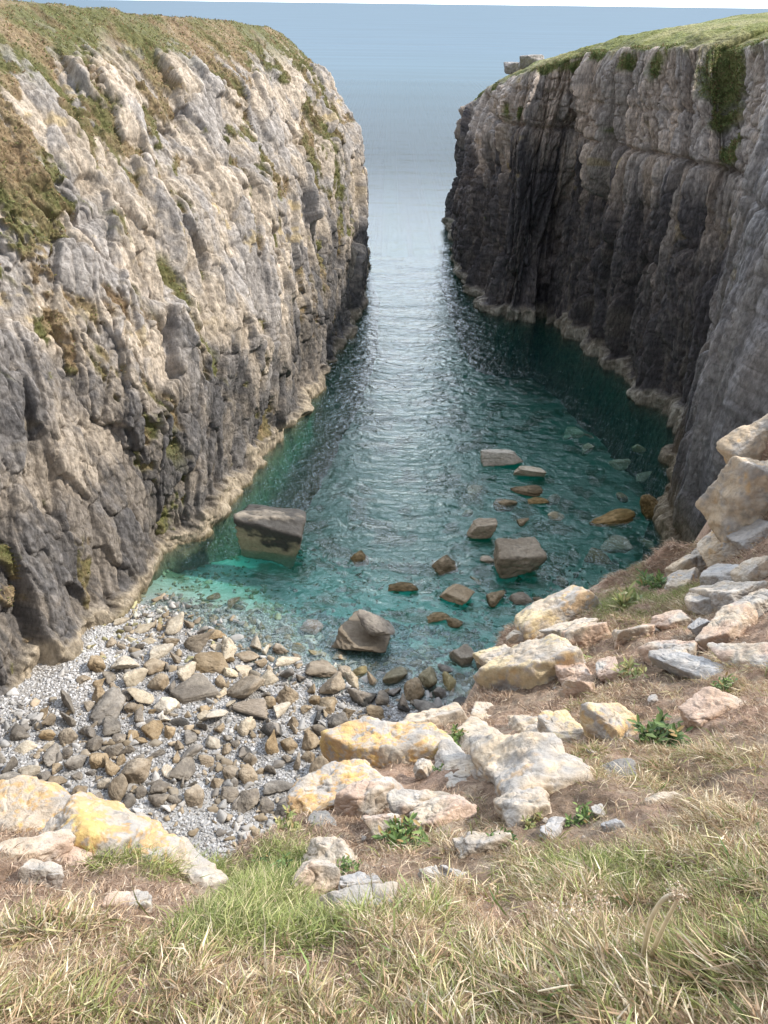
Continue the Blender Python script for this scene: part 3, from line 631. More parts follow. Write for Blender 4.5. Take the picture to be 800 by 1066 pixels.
# ------------------------------------------------------------------ stones
def ico(sub):
    import bmesh
    bm = bmesh.new(); bmesh.ops.create_icosphere(bm, subdivisions=sub, radius=1)
    v = np.array([q.co[:] for q in bm.verts]); f = np.array([[q.index for q in p.verts] for p in bm.faces]); bm.free(); return v, f
ICO = {k: ico(k) for k in (2, 3, 5, 6)}
def stone_shape(sub, seed, planes=14, soft=10.0, rough=0.05, box=0.0, jit=0.24):
    """a broken, worn block: the unit ball cut by random planes, corners worn round"""
    v, f = ICO[sub]; r = np.random.default_rng(seed)
    n = r.normal(size=(planes, 3)); n /= np.linalg.norm(n, axis=1, keepdims=True)
    if box:
        n = np.vstack([n, np.vstack([np.eye(3), -np.eye(3)]) + r.normal(size=(6, 3)) * jit]); n /= np.linalg.norm(n, axis=1, keepdims=True)
    d = 0.62 + 0.3 * r.random(len(n))
    if box: d[-6:] = 0.62 + 0.1 * r.random(6); d[:-6] += 0.12
    q = v @ n.T / d
    rad = 1 / (np.sum(np.maximum(q, 0.05) ** soft, axis=1) ** (1 / soft))
    p = v * rad[:, None]
    if rough:
        nn = fbm3(p[:, 0] * 2 + 50, p[:, 1] * 2 + seed % 97, p[:, 2] * 2 + 50, 4, seed % 1000, 0.55)
        p = p * (1 + rough * 2.2 * nn)[:, None]
        if sub >= 5:
            nn2 = fbm3(p[:, 0] * 9 + 50, p[:, 1] * 9 + 50, p[:, 2] * 9 + 50, 4, seed % 1000 + 5, 0.6)
            rid = 1 - np.abs(fbm3(p[:, 0] * 2.5 + 9, p[:, 1] * 2.5, p[:, 2] * 2.5 + 50, 3, seed % 1000 + 7, 0.6)) * 2
            p = p * (1 + rough * 0.45 * nn2 - rough * 1.2 * sm(0.85, 1.0, rid))[:, None]
    return p / np.abs(p).max(0), f
def rot3(a, b, c):
    return np.array(Matrix.Rotation(a, 3, 'Z') @ Matrix.Rotation(b, 3, 'X') @ Matrix.Rotation(c, 3, 'Y'))

# prototypes of the beach boulders; black ones have lit crown and shaded foot painted in
def boulder_mesh(name, seed, tone, sub=5, **k):
    p, f = stone_shape(sub, seed, **k)
    n1 = fbm3(p[:, 0] * 1.5 + 20, p[:, 1] * 1.5 + 20, p[:, 2] * 1.5 + 20, 4, seed, 0.6)
    n2 = fbm3(p[:, 0] * 5 + 20, p[:, 1] * 5 + 20, p[:, 2] * 5 + 20, 4, seed + 3, 0.6)
    a, b = TONES[tone]
    c = mixc(a, b, sm(-0.3, 0.35, n1 + n2 * 0.5)); c = mixc(c, np.array(a) * 0.55, sm(0.2, 0.5, n2) * 0.6)
    if tone == 'black': c = mixc(c, V(0.27, 0.23, 0.19), sm(0.15, 0.5, p[:, 2] + n1 * 0.5) * 0.8)  # lit top over shaded lower side, painted into the boulder colour
    if tone == 'capped': c = mixc(V(0.42, 0.35, 0.25), V(0.075, 0.07, 0.065), sm(0.1, 0.35, p[:, 2] + n1 * 0.8 + n2 * 0.4)); c = mixc(c, V(0.37, 0.32, 0.26), sm(0.86, 0.97, p[:, 2] + n2 * 0.1) * 0.7)
    if tone == 'weedy': c = mixc(c, V(0.07, 0.05, 0.02), sm(-0.1, 0.2, n2) * 0.75)
    return mesh_from(name, p, f, M_boulder, True, c)
TONES = {'tan': ((0.24, 0.185, 0.125), (0.33, 0.265, 0.19)), 'grey': ((0.16, 0.14, 0.12), (0.25, 0.22, 0.185)), 'pale': ((0.40, 0.34, 0.26), (0.50, 0.44, 0.35)),
         'black': ((0.05, 0.048, 0.046), (0.09, 0.085, 0.08)), 'capped': ((0.3, 0.25, 0.2), (0.4, 0.35, 0.3)), 'weedy': ((0.16, 0.115, 0.06), (0.27, 0.20, 0.12)), 'pink': ((0.36, 0.24, 0.19), (0.40, 0.30, 0.24)), 'sunk': ((0.20, 0.17, 0.10), (0.30, 0.26, 0.17))}
BM = {}
def bmesh_for(tone, kind):
    key = (tone, kind)
    if key not in BM:
        if isinstance(kind, str): kw = dict(planes=6, soft=34, rough=0.06, box=1); sd = hash_s(kind + tone)
        else: kw = dict(planes=12, soft=[6, 8, 12][kind % 3], rough=0.075); sd = 500 + kind * 31 + hash_s(tone)
        if tone == 'capped': kw = dict(planes=2, soft=60, rough=0.05, box=1, jit=0.10); sd = 77
        BM[key] =boulder_mesh('boulder', sd, tone, 5 if isinstance(kind, str) else (5 if kind < 3 else 5), **kw)
    return BM[key]
def hash_s(t): return sum(ord(c) * (i + 3) for i, c in enumerate(t)) % 907
taken = []; LM = []
def boulder(u, v, wpx, hpx, tone, kind, label, rz=0.0, tilt=(0, 0), lift=0.32, z=None, depth=1.0, name='boulder', group=None):
    LM.append((u, v, label))
    p = pz(u, v, 0.0)
    for _ in range(4):
        zz = float(bed_z(np.array([p[0]]), np.array([p[1]]))[0]) if z is None else z
        p = pz(u, v, zz + 0.0)
    if z is None and zz < -0.1: pass
    dist = (H - p[2]) / -(ray(u, v) @ V(0, 0, 1)); ppm = FPX / dist
    th = math.atan2(H - p[2], p[1]); W = wpx / ppm / 2
    D = W * depth; hp = hpx / ppm
    # apparent height = depth * sin(th) + height * cos(th)
    Hh = max(0.3 * W, (hp / 2 - D * math.sin(th) * 0.8) / math.cos(th) if hp / 2 > D * math.sin(th) * 0.8 else 0.4 * W)
    Hh = min(Hh, 1.25 * W)
    if tone == 'capped': Hh = 0.80 * W
    if v > 470 and u > 400 and v < 660 and tone != 'sunk': W *= 1.2; D *= 1.2; Hh *= 1.35; lift += 0.25
    o = link(name, bmesh_for(tone, kind)); o.location = (p[0], p[1], p[2] + Hh * lift - (0.15 * Hh)); o.scale = (W, D, Hh)
    o.rotation_euler = (tilt[0], tilt[1], rz)
    tag(o, label, 'boulder', group); taken.append((p[0], p[1], max(W, D)))
    return o
WR = 'rocks standing in the shallows'
S_ = [
 # u, v, w, h, tone, kind, label, rz, tilt, lift, z, depth
 (284, 571, 76, 48, 'capped', 'blockA', 'big squared sea boulder with black top and tan sides in the teal water', -0.18, (0.0, 0.05), 0.75, -0.6, 0.62),
 (381, 668, 70, 44, 'tan', 'slabB', 'tan slab boulder at the waterline carrying a dark rock on its back', -0.1, (0.1, 0.12), 0.8, -0.2, 0.8),
 (390, 657, 46, 22, 'grey', 1, 'dark mottled rock resting on top of the tan waterline slab', -0.15, (0, 0.15), 1.6, 0.9, 0.7),
 (374, 583, 22, 20, 'weedy', 2, 'small jagged brown rock alone in mid water right of the squared boulder', 0.4, (0, 0), 0.5, -0.2, 0.8),
 (519, 481, 40, 18, 'pale', 'slabC', 'flat pale pinkish slab farthest out of the rocks breaking the water', 0.1, (0.05, 0.0), 0.7, 0, 0.5),
 (551, 494, 28, 12, 'pale', 'slabD', 'low pale slab just right of the farthest flat slab', -0.1, (0, 0), 0.6, 0, 0.5),
 (547, 514, 30, 14, 'weedy', 4, 'low weed covered rock below the two pale slabs', -0.5, (0, 0), 0.3, -0.05, 0.6),
 (560, 522, 20, 10, 'weedy', 5, 'small dark weedy rock awash between the slabs and a sunken stone', 0.2, (0, 0), 0.2, -0.05, 0.6),
 (577, 537, 24, 15, 'sunk', 0, 'rounded brown stone just under the surface near the dark water', 0, (0, 0), 0.1, -0.15, 0.8),
 (542, 545, 16, 9, 'weedy', 1, 'tiny brown rock awash above the big brown boulder', 0, (0, 0), 0.3, -0.05, 0.7),
 (502, 558, 28, 24, 'tan', 'blockE', 'cube shaped tan rock standing alone in the rippled water', 0.1, (0, 0), 0.8, -0.2, 0.85),
 (536, 591, 46, 40, 'tan', 'blockM', 'largest brown boulder in the right hand group of the shallows', 0.1, (0.1, 0), 0.6, -0.1, 0.75),
 (505, 583, 18, 10, 'tan', 2, 'small flat stone between the cube rock and the largest brown boulder', 0, (0, 0), 0.3, -0.1, 0.7),
 (499, 606, 20, 18, 'sunk', 3, 'dim sunken stone left of the largest brown boulder', 0, (0, 0), 0.1, -0.35, 0.8),
 (462, 592, 30, 19, 'weedy', 2, 'slanting knobbly weed brown rock left of the sunken stones', 0.6, (0, 0.1), 0.5, -0.1, 0.6),
 (420, 613, 28, 11, 'weedy', 5, 'low dark seaweed covered rock farthest left of the weedy ones', 0.1, (0, 0), 0.4, -0.05, 0.5),
 (477, 623, 30, 21, 'tan', 'blockF', 'tan block with flat top between two weedy rocks', -0.35, (0, 0.1), 0.6, -0.1, 0.75),
 (512, 627, 24, 18, 'weedy', 1, 'rounded brown rock touching the tail of a dark crack in the shallows', 0, (0, 0), 0.4, -0.1, 0.8),
 (541, 625, 24, 12, 'tan', 4, 'long low brown stone nearest the pale brink rock', 0, (0, 0), 0.3, -0.1, 0.6),
 (563, 628, 14, 9, 'weedy', 3, 'small dark stone close behind the pale brink rock', 0, (0, 0), 0.3, -0.1, 0.7),
 (456, 644, 22, 13, 'weedy', 5, 'low weedy rock awash, left half of a pair', 0.4, (0, 0), 0.4, -0.05, 0.6),
 (474, 651, 16, 10, 'weedy', 3, 'low weedy rock awash, right half of a pair', 0, (0, 0), 0.4, -0.05, 0.6),
 (481, 687, 25, 24, 'tan', 'blockG', 'upright angular brown block by the brink at the water edge', 0.5, (0, 0.1), 0.7, -0.2, 0.8),
 (503, 692, 20, 19, 'tan', 'blockH', 'squared brown block right beside the upright angular one', 0.1, (0, 0), 0.7, -0.2, 0.8),
 (463, 697, 17, 13, 'grey', 1, 'small round dark stone left of the two angular blocks', 0, (0, 0), 0.4, -0.1, 0.8),
 (648, 567, 40, 28, 'sunk', 2, 'large brown boulder lying under the dark right hand water', -0.6, (0, 0), 0.1, -0.5, 0.8),
 (600, 450, 30, 14, 'sunk', 'blockI', 'square sunken boulder deep below the foot of the right cliff', 0, (0, 0), 0.1, -1.2, 0.8),
 (643, 483, 28, 15, 'sunk', 1, 'oval sunken boulder in the dark pool, left of three', 0, (0, 0), 0.1, -1.0, 0.7),
 (664, 467, 22, 15, 'sunk', 0, 'sunken boulder in the dark pool, topmost of three', 0.3, (0, 0), 0.1, -1.0, 0.7),
 (667, 498, 30, 14, 'sunk', 5, 'sunken boulder in the dark pool, lowest of three', 0, (0, 0), 0.1, -0.9, 0.7),
 (636, 545, 44, 12, 'weedy', 4, 'long brown reef stone awash above the large sunken boulder', 0.1, (0, 0), 0.2, -0.3, 0.5),
 (677, 538, 20, 26, 'weedy', 3, 'brown knobbly rock leaning by the foot of the near right wall', 0.2, (0, 0), 0.5, -0.3, 0.9),
 (326, 652, 28, 20, 'pink', 2, 'pinkish rounded stone under the shallow water left of the slab', 0, (0, 0), 0.1, -0.3, 0.8),
 (240, 628, 20, 16, 'weedy', 1, 'dark olive stone under the turquoise shallows', 0, (0, 0), 0.1, -0.4, 0.8),
 (222, 622, 16, 10, 'weedy', 4, 'small black weedy stone under the turquoise shallows', 0, (0, 0), 0.1, -0.4, 0.8),
 # beach
 (202, 672, 46, 30, 'tan', 0, 'long tan boulder leaning at the top of the boulder field by the water', 0.55, (0, 0), 0.6, None, 0.6),
 (218, 693, 50, 26, 'tan', 4, 'long tan boulder with a dark right end below the leaning one', -0.3, (0, 0), 0.6, None, 0.6),
 (204, 724, 54, 34, 'grey', 'blockJ', 'broad flat topped brown boulder with a shaded lower side amid the field', 0.3, (0.15, 0), 0.6, None, 0.7),
 (261, 743, 44, 28, 'black', 0, 'dark boulder with shaded bottom and lit grey top in the middle of the beach', -0.2, (0, 0), 0.6, None, 0.7),
 (287, 764, 32, 32, 'black', 2, 'upright rounded black boulder below the shaded bottomed one', 0.2, (0, 0), 0.6, None, 0.8),
 (330, 698, 48, 25, 'tan', 2, 'largest pale brown boulder in a row along the waterline', 0.1, (0, 0), 0.6, None, 0.6),
 (298, 690, 28, 16, 'pale', 1, 'smooth pale tan boulder leading the row along the waterline', -0.2, (0, 0), 0.5, None, 0.7),
 (354, 684, 26, 22, 'tan', 5, 'brown stone just below the tan slab at the water edge', 0, (0, 0), 0.5, None, 0.8),
 (258, 684, 28, 20, 'tan', 3, 'rounded brown boulder above a smaller twin near the shallows', 0, (0, 0), 0.5, None, 0.8),
 (257, 699, 24, 18, 'pale', 4, 'paler rounded boulder just below its brown twin near the shallows', 0, (0, 0), 0.5, None, 0.8),
 (280, 708, 26, 20, 'pale', 2, 'saddle shaped pale boulder below the waterline row', 0.4, (0, 0), 0.5, None, 0.8),
 (148, 658, 24, 16, 'pale', 0, 'pale orange boulder on the white shingle at the far left shore', 0, (0, 0), 0.5, None, 0.8),
 (126, 648, 18, 13, 'pale', 1, 'small pale oval boulder nearest the foot of the left cliff', 0, (0, 0), 0.5, None, 0.8),
 (155, 668, 20, 14, 'pale', 5, 'smooth pale boulder touching the lower side of the orange one', 0, (0, 0), 0.5, None, 0.8),
 (100, 694, 24, 34, 'tan', 2, 'tall tan boulder standing by the left cliff foot on white shingle', 0.2, (0, 0), 0.5, None, 1.0),
 (289, 819, 46, 24, 'grey', 0, 'widest dark grey boulder among the cobbles above the orange ridge', -0.1, (0, 0), 0.5, None, 0.6),
 (253, 784, 22, 20, 'black', 4, 'dark dome shaped boulder left of the upright black one', 0, (0, 0), 0.5, None, 0.9),
 (195, 803, 36, 30, 'grey', 3, 'grey brown boulder with a ridged back low on the left beach', 0.3, (0, 0), 0.5, None, 0.9),
 (168, 784, 36, 20, 'grey', 5, 'broad dark grey boulder left of the ridged one', 0, (0, 0), 0.5, None, 0.7),
 (352, 777, 26, 30, 'grey', 'blockK', 'tall brown grey block beside the yellow rock of the orange ridge', 0.1, (0, 0), 0.6, None, 0.9),
 (445, 740, 34, 24, 'grey', 1, 'broad dark brown boulder at the right end of the boulder field', 0, (0, 0), 0.5, None, 0.8),
]
BG = {}
for (u, v, w_, h_, tone, kind, lab, rz, tl, lift, z, dep) in S_:
    boulder(u, v, w_, h_, tone, kind, lab, rz, tl, lift, z, dep)

for i in range(26):                                               # dim stones under the dark right hand water
    u, v = rnd.uniform(470, 690), rnd.uniform(445, 640)
    if v > 660 - (u - 480) * 0.25 : v -= 60
    p = pz(u, v, 0); 
    if any((p[0] - a) ** 2 + (p[1] - b) ** 2 < (r_ + 0.8) ** 2 for a, b, r_ in taken): continue
    W = rnd.uniform(0.5, 1.3); z0 = -rnd.uniform(0.25, 1.0) - 0.012 * max(0, p[1] - 50)
    o = link('boulder', bmesh_for(rnd.choice(['sunk', 'weedy']), rnd.randrange(6))); o.scale = (W, W * 0.75, W * 0.6); o.location = (p[0], p[1], z0); o.rotation_euler = (0, 0, rnd.uniform(0, 6))
    tag(o, 'dim brown stone under the darker right hand water, one among others alike', 'boulder', 'sunken stones of the right hand water'); taken.append((p[0], p[1], W))
# the rest of the boulder field: every boulder its own object
def inpoly(x, y, poly):
    ins = False
    for (ax, ay), (bx, by) in zip(poly, poly[1:] + poly[:1]):
        if (ay > y) != (by > y) and x < (bx - ax) * (y - ay) / (by - ay) + ax: ins = not ins
    return ins
FIELD = [(60, 742), (95, 690), (130, 640), (180, 640), (250, 668), (320, 665), (360, 690), (440, 700), (530, 690), (520, 760), (430, 790), (330, 860), (240, 850), (160, 850), (90, 850), (0, 830), (0, 780)]
KL = {'tan': ('tan weathered boulder among many alike in the crowded boulder field', 'tan boulders of the boulder field'),
      'grey': ('grey brown boulder among many alike lying on the pale shingle', 'grey boulders on the shingle'),
      'pale': ('pale smooth boulder among many alike scattered on the beach', 'pale boulders on the beach'),
      'black': ('dark grey almost black boulder among the paler ones', 'dark boulders of the beach'),
      'sunk': ('olive brown boulder under the shallow water among others alike', 'sunken boulders in the shallows')}
cnt = 0; tries = 0; RB = []
while cnt < 214 and tries < 60000:
    tries += 1
    u = rnd.uniform(0, 540); v = rnd.uniform(632, 862)
    if not inpoly(u, v, FIELD): continue
    band = math.exp(-((v - (690 + (u - 200) * 0.12 + 25)) / 38) ** 2)      # densest belt
    if u < 190 and v < 720: band *= 0.25
    frac = cnt / 214
    wpx = (37 - 22 * frac ** 0.6) * rnd.uniform(0.8, 1.3) * (0.92 + 0.30 * band)
    if rnd.random() > (0.03 if (u < 175 - (v - 640) * 0.9 and v < 730) else 0.22 + 0.78 * band): continue
    p = pz(u, v, 0.4)
    ppm = FPX / ((H - 0.4) / -(ray(u, v)[2])); W = wpx / ppm / 2
    if any((p[0] - a) ** 2 + (p[1] - b) ** 2 < ((W + r_) * 0.72) ** 2 for a, b, r_ in taken): continue
    bz = float(bed_z(np.array([p[0]]), np.array([p[1]]))[0])
    tone = 'sunk' if bz < -0.25 else rnd.choices(['tan', 'grey', 'pale', 'black'], [6.5, 2.5 if v < 760 else 9, 2.4, 0.7])[0]
    if bz < -1.0: continue
    o = link('boulder', bmesh_for(tone, rnd.randrange(6)))
    hh = W * rnd.uniform(0.5, 0.85); o.scale = (W * rnd.uniform(0.9, 1.1), W * rnd.uniform(0.6, 1.0), hh)
    o.location = (p[0], p[1], bz + hh * rnd.uniform(0.25, 0.5)); o.rotation_euler = (rnd.uniform(-.25, .25), rnd.uniform(-.25, .25), rnd.uniform(0, 6.28))
    RB.append((o, u, v, wpx, tone)); taken.append((p[0], p[1], W)); cnt += 1

# each gets a label from its look and the landmark boulder it lies nearest to
LAND = {}
for (u, v, lab) in LM:
    if v > 625 and not (u > 395 and v < 700): LAND[(u, v)] = lab
SHORT = {(381, 667): 'the tan waterline slab', (326, 652): 'the sunken pinkish stone', (240, 628): 'the dark olive sunken stone', (202, 672): 'the long leaning tan boulder', (218, 693): 'the long boulder with dark right end', (204, 724): 'the broad flat topped boulder',
  (261, 743): 'the black bottomed boulder', (287, 764): 'the upright rounded black boulder', (330, 698): 'the largest waterline row boulder', (298, 690): 'the smooth first waterline row boulder', (258, 684): 'the rounded brown twin boulder',  # the black bottom is shade painted into the boulder colour
  (280, 708): 'the saddle shaped pale boulder', (148, 658): 'the pale orange boulder', (126, 648): 'the pale oval boulder', (100, 694): 'the tall tan boulder', (289, 819): 'the widest dark grey boulder', (253, 784): 'the dark dome shaped boulder',
  (195, 803): 'the grey ridged boulder', (168, 784): 'the broad dark grey boulder', (352, 777): 'the tall brown grey block', (445, 740): 'the broad dark brown boulder', (481, 687): 'the upright angular brown block'}
TW_ = {'tan': 'tan', 'grey': 'grey', 'pale': 'pale', 'black': 'blackish', 'sunk': 'sunken olive'}
buck = {}
for (o, u, v, wp, tone) in RB:
    k = min(SHORT, key=lambda q: math.hypot(u - q[0], (v - q[1]) * 1.3)); du, dv = u - k[0], (v - k[1]) * 1.3
    dr = ('right of' if du > 0 else 'left of') if abs(du) > abs(dv) else ('below' if dv > 0 else 'above')
    sz = 'large' if wp > 27 else 'middling' if wp > 19 else 'small'
    buck.setdefault((sz, tone, dr, k), []).append((math.hypot(du, dv), o))
ORD = ['', 'second ', 'third ', 'fourth ', 'fifth ', 'sixth ', 'seventh ', 'eighth ', 'ninth ', 'tenth ', 'eleventh ', 'twelfth ', 'thirteenth ', 'fourteenth ', 'fifteenth ', 'sixteenth ', 'seventeenth ', 'eighteenth ']
for (sz, tone, dr, k), L_ in buck.items():
    L_.sort(key=lambda q: q[0])
    for i, (d, o) in enumerate(L_):
        tag(o, ('%sclosest %s %s boulder %s %s' % (ORD[min(i, 17)], sz, TW_[tone], dr, SHORT[k])) if len(L_) > 1 else '%s %s boulder %s %s' % (sz, TW_[tone], dr, SHORT[k]), 'boulder', KL[tone][1])

# cobbles and pebbles: nobody could count them
def stones_mass(name, n, area, smin, smax, label, tones, seed, dens=None, sub=2, avoid=True, power=2.2):
    r = np.random.default_rng(seed); shapes = [stone_shape(sub, seed + k, planes=9, soft=8, rough=0.05) for k in range(10)]
    P = []; 
    while len(P) < n:
        x = r.uniform(area[0], area[1], n); y = r.uniform(area[2], area[3], n)
        k = r.random(n) < (dens(x, y) if dens else 1.0)
        P += list(zip(x[k], y[k]))
    P = np.array(P[:n]); s = smin + (smax - smin) * r.random(n) ** power
    if avoid and taken:
        tk = np.array(taken); keep = np.ones(n, bool)
        for i in range(0, n, 4000):
            d = np.hypot(P[i:i + 4000, None, 0] - tk[None, :, 0], P[i:i + 4000, None, 1] - tk[None, :, 1])
            keep[i:i + 4000] = (d > tk[None, :, 2] * 0.75).all(1)
        P = P[keep]; s = s[keep]; n = len(P)
    z = bed_z(P[:, 0], P[:, 1]); vs_, fs_, cs_ = [], [], []; off = 0
    tn = np.array(tones)
    cid = r.integers(0, len(tn), n)
    for k in range(10):
        idx = np.arange(k, n, 10); v, f = shapes[k]; m = len(idx)
        th = r.random(m) * 6.28; c, s_ = np.cos(th)[:, None], np.sin(th)[:, None]
        sx = s[idx][:, None] * r.uniform(0.8, 1.2, (m, 1)); sy = s[idx][:, None] * r.uniform(0.6, 1, (m, 1)); sz = s[idx][:, None] * r.uniform(0.45, 0.8, (m, 1))
        X = v[None, :, 0] * sx; Y = v[None, :, 1] * sy; Z = v[None, :, 2] * sz
        x = X * c - Y * s_ + P[idx, 0:1]; y = X * s_ + Y * c + P[idx, 1:2]; zz = Z + z[idx][:, None] + sz * 0.35
        vs_.append(np.stack([x, y, zz], -1).reshape(-1, 3)); fs_.append((f[None] + (np.arange(m) * len(v))[:, None, None] + off).reshape(-1, 3)); off += m * len(v)
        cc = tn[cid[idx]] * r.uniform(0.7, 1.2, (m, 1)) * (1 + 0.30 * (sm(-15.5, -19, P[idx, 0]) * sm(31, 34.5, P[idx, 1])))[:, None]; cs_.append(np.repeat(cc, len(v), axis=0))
    o = link(name, mesh_from(name, np.vstack(vs_), np.vstack(fs_), M_pebble, True, np.vstack(cs_)))
    return tag(o, label, None, None, 'stuff')
TP = [(0.28, 0.265, 0.25), (0.35, 0.34, 0.33), (0.27, 0.23, 0.18), (0.31, 0.25, 0.18), (0.42, 0.40, 0.38), (0.20, 0.18, 0.16), (0.26, 0.205, 0.14)]
def dens_c(x, y): 
    return np.clip(0.15 + 0.85 * sm(-0.25, 0.3, fbm2(x / 3, y / 3, 3, 71) + 0.35 * sm(-22, -12, x)), 0, 1) * (1 - 0.9 * sm(-17, -20, x + (38 - y) * 0.15) * sm(31, 35, y))
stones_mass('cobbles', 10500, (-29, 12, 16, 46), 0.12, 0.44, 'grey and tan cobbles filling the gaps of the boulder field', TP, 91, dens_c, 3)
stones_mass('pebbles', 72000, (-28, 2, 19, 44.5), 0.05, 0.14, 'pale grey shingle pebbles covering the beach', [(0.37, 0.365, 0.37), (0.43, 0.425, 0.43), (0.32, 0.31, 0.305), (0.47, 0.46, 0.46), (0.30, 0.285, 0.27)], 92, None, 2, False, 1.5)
def dens_u(x, y): return 0.3 + 0.7 * sm(-0.1, 0.3, fbm2(x / 2.5, y / 2.5, 4, 73))
stones_mass('sunken_cobbles', 2600, (-22, 24, 38, 62), 0.12, 0.42, 'olive and pale cobbles lying on the shallow sea bed', [(0.30, 0.28, 0.16), (0.18, 0.16, 0.08), (0.45, 0.44, 0.38), (0.34, 0.30, 0.2)], 93, dens_u, 3)

# ------------------------------------------------------------------ rocks of the slope in front
def fg_normal(x, y):
    e = 0.15; q = fg_smooth(np.array([x + e, x - e, x, x]), np.array([y, y, y + e, y - e]))
    n = V(-(q[0] - q[1]) / (2 * e), -(q[2] - q[3]) / (2 * e), 1); return n / np.linalg.norm(n)
def fg_rock(u, v, wpx, hpx, tone, label, seed, rz=0.0, tilt=(0, 0), depth=0.8, lift=0.1, drop=None, box=1, planes=8, soft=13, rough=0.08, hmin=0.35, cat='rock', name='rock', push=0.0, hk=None, up=0.15, th_=0.6):
    planes = max(planes, 7)
    if drop is None: p, t = hit(u, v)
    else: p = pz(u, v, H - drop); t = drop / -ray(u, v)[2]
    if hk is None and wpx > 60: wpx *= 1.08; hpx *= 1.04
    ppm = FPX / t; n = fg_normal(p[0], p[1]); n = n * (1 - up) + V(0, 0, 1) * up; n /= np.linalg.norm(n)
    ex = np.cross(V(0, 1, 0), n); ex /= np.linalg.norm(ex); ey = np.cross(n, ex)
    ex, ey = ex * math.cos(rz) + ey * math.sin(rz), ey * math.cos(rz) - ex * math.sin(rz)
    vw = -ray(u, v); vw /= np.linalg.norm(vw); sa = max(0.3, abs(float(vw @ n))); ca = math.sqrt(max(0, 1 - sa * sa))
    W = wpx / ppm / 2; hp = hpx / ppm / 2
    if hk is not None and up: Hh = hk * W; D = depth * W
    else:
        Hh = th_ * min(W, hp / sa); D = max(0.3 * W, (hp - Hh * ca * 0.5) / sa)
    lift = max(lift * 0.5, 0.0) if hk is None else lift
    v_, f = stone_shape(6, seed, planes=planes, soft=soft + 6, rough=0.0, box=box)
    Rm = np.stack([ex, ey, n], 1) @ rot3(0, tilt[0] * 0.4, tilt[1] * 0.4)
    q0 = v_ * np.array([W, D, Hh]); dr_ = v_ / np.linalg.norm(v_, axis=1, keepdims=True); mn = min(W, D, Hh)
    fr_ = 1.6 / max(mn, 0.05); o1 = seed * 1.37 % 50 + 60
    n_a = fbm3(q0[:, 0] * fr_ * .6 + o1, q0[:, 1] * fr_ * .6 + o1, q0[:, 2] * fr_ * .6 + o1, 4, seed, 0.55)
    n_c = fbm3(q0[:, 0] * 7 + o1, q0[:, 1] * 7 + o1, q0[:, 2] * 11 + o1, 3, seed + 3, 0.55); crk = np.exp(-np.abs(n_c) / 0.035)
    n_f = fbm3(q0[:, 0] * 28 + o1, q0[:, 1] * 28 + o1, q0[:, 2] * 28 + o1, 4, seed + 6, 0.65)
    n_s = vn3(q0[:, 0] * 9 + o1, q0[:, 1] * 9 + o1, q0[:, 2] * 9 + o1, seed + 8); n_s = np.floor(n_s * 5) / 5
    q0 = q0 + dr_ * (n_a * rough * 3.2 * mn - crk * 0.012 + n_f * 0.010 + n_s * 0.10 * mn)[:, None]
    q = q0 @ Rm.T
    n1_ = n
    base = np.array([p[0], p[1] + push, p[2]]) + n1_ * Hh * lift
    wq = q + base
    a = fbm3(wq[:, 0] * 5, wq[:, 1] * 5, (wq[:, 2]) * 5, 4, seed, 0.6); b = fbm3(wq[:, 0] * 16, wq[:, 1] * 16, wq[:, 2] * 16, 3, seed + 5, 0.6); c3 = fbm3(wq[:, 0] * 6 + 30, wq[:, 1] * 6, wq[:, 2] * 6, 3, seed + 9)
    pale = V(0.49, 0.40, 0.305); grey = V(0.38, 0.35, 0.32); orange = V(0.56, 0.33, 0.12); yellow = V(0.62, 0.45, 0.16); pink = V(0.50, 0.34, 0.25); dk = V(0.26, 0.24, 0.21); white = V(0.57, 0.51, 0.43)
    c = mixc(pale, grey, sm(-0.2, 0.3, a)); c = mixc(c, white, sm(0.1, 0.45, b) * 0.7); c = mixc(c, dk, sm(0.22, 0.5, -b - a * 0.3) * 0.6)
    up = sm(-0.2, 0.5, v_[:, 2] + 0.2)
    if tone == 'orange': sp_ = fbm3(wq[:, 0] * 40, wq[:, 1] * 40, wq[:, 2] * 40, 3, seed + 19, 0.7); c = mixc(c, orange, sm(-0.05, 0.10, c3 + b * 0.8 + sp_ * 1.1) * 0.72); c = mixc(c, yellow, sm(0.25, 0.38, c3 - a * 0.5 + sp_ * 0.8) * 0.6)
    elif tone == 'yellow': sp_ = fbm3(wq[:, 0] * 40, wq[:, 1] * 40, wq[:, 2] * 40, 3, seed + 19, 0.7); c = mixc(c, V(0.62, 0.48, 0.26), sm(0.0, 0.25, c3 + b * 0.5 + sp_ * 0.4) * 0.65); c = mixc(c, orange, sm(0.2, 0.45, a + b * 0.4 + sp_ * 0.3) * 0.5)
    elif tone == 'cream': c = mixc(c, V(0.56, 0.43, 0.29), sm(-0.1, 0.25, c3 + b * 0.4) * 0.65); c = mixc(c, orange, sm(0.25, 0.45, a + b * 0.3) * 0.5)
    elif tone == 'pink': c = mixc(c, pink, sm(-0.2, 0.2, c3) * 0.7)
    elif tone == 'grey': c = mixc(c, V(0.33, 0.33, 0.34), 0.6)
    elif tone == 'dark': c = mixc(c, V(0.17, 0.17, 0.17), 0.8)
    o = link(name, mesh_from(name, q, f, M_rock, True, c), None, tuple(base))
    tag(o, label, cat)
    return o
fg_rock(30, 868, 130, 92, 'orange', 'orange and yellow lichened rock at the left edge above the shingle', 101, 0.05, (0.1, 0.1), 0.7, 0.2, 2.52, up=0.4, rough=0.11, th_=0.8)
fg_rock(98, 880, 96, 84, 'orange', 'pale orange streaked rock in the middle of the lichened mass at left', 102, -0.4, (0.1, 0.0), 0.30, 0.2, 2.5, up=0.4, rough=0.11, th_=0.8)
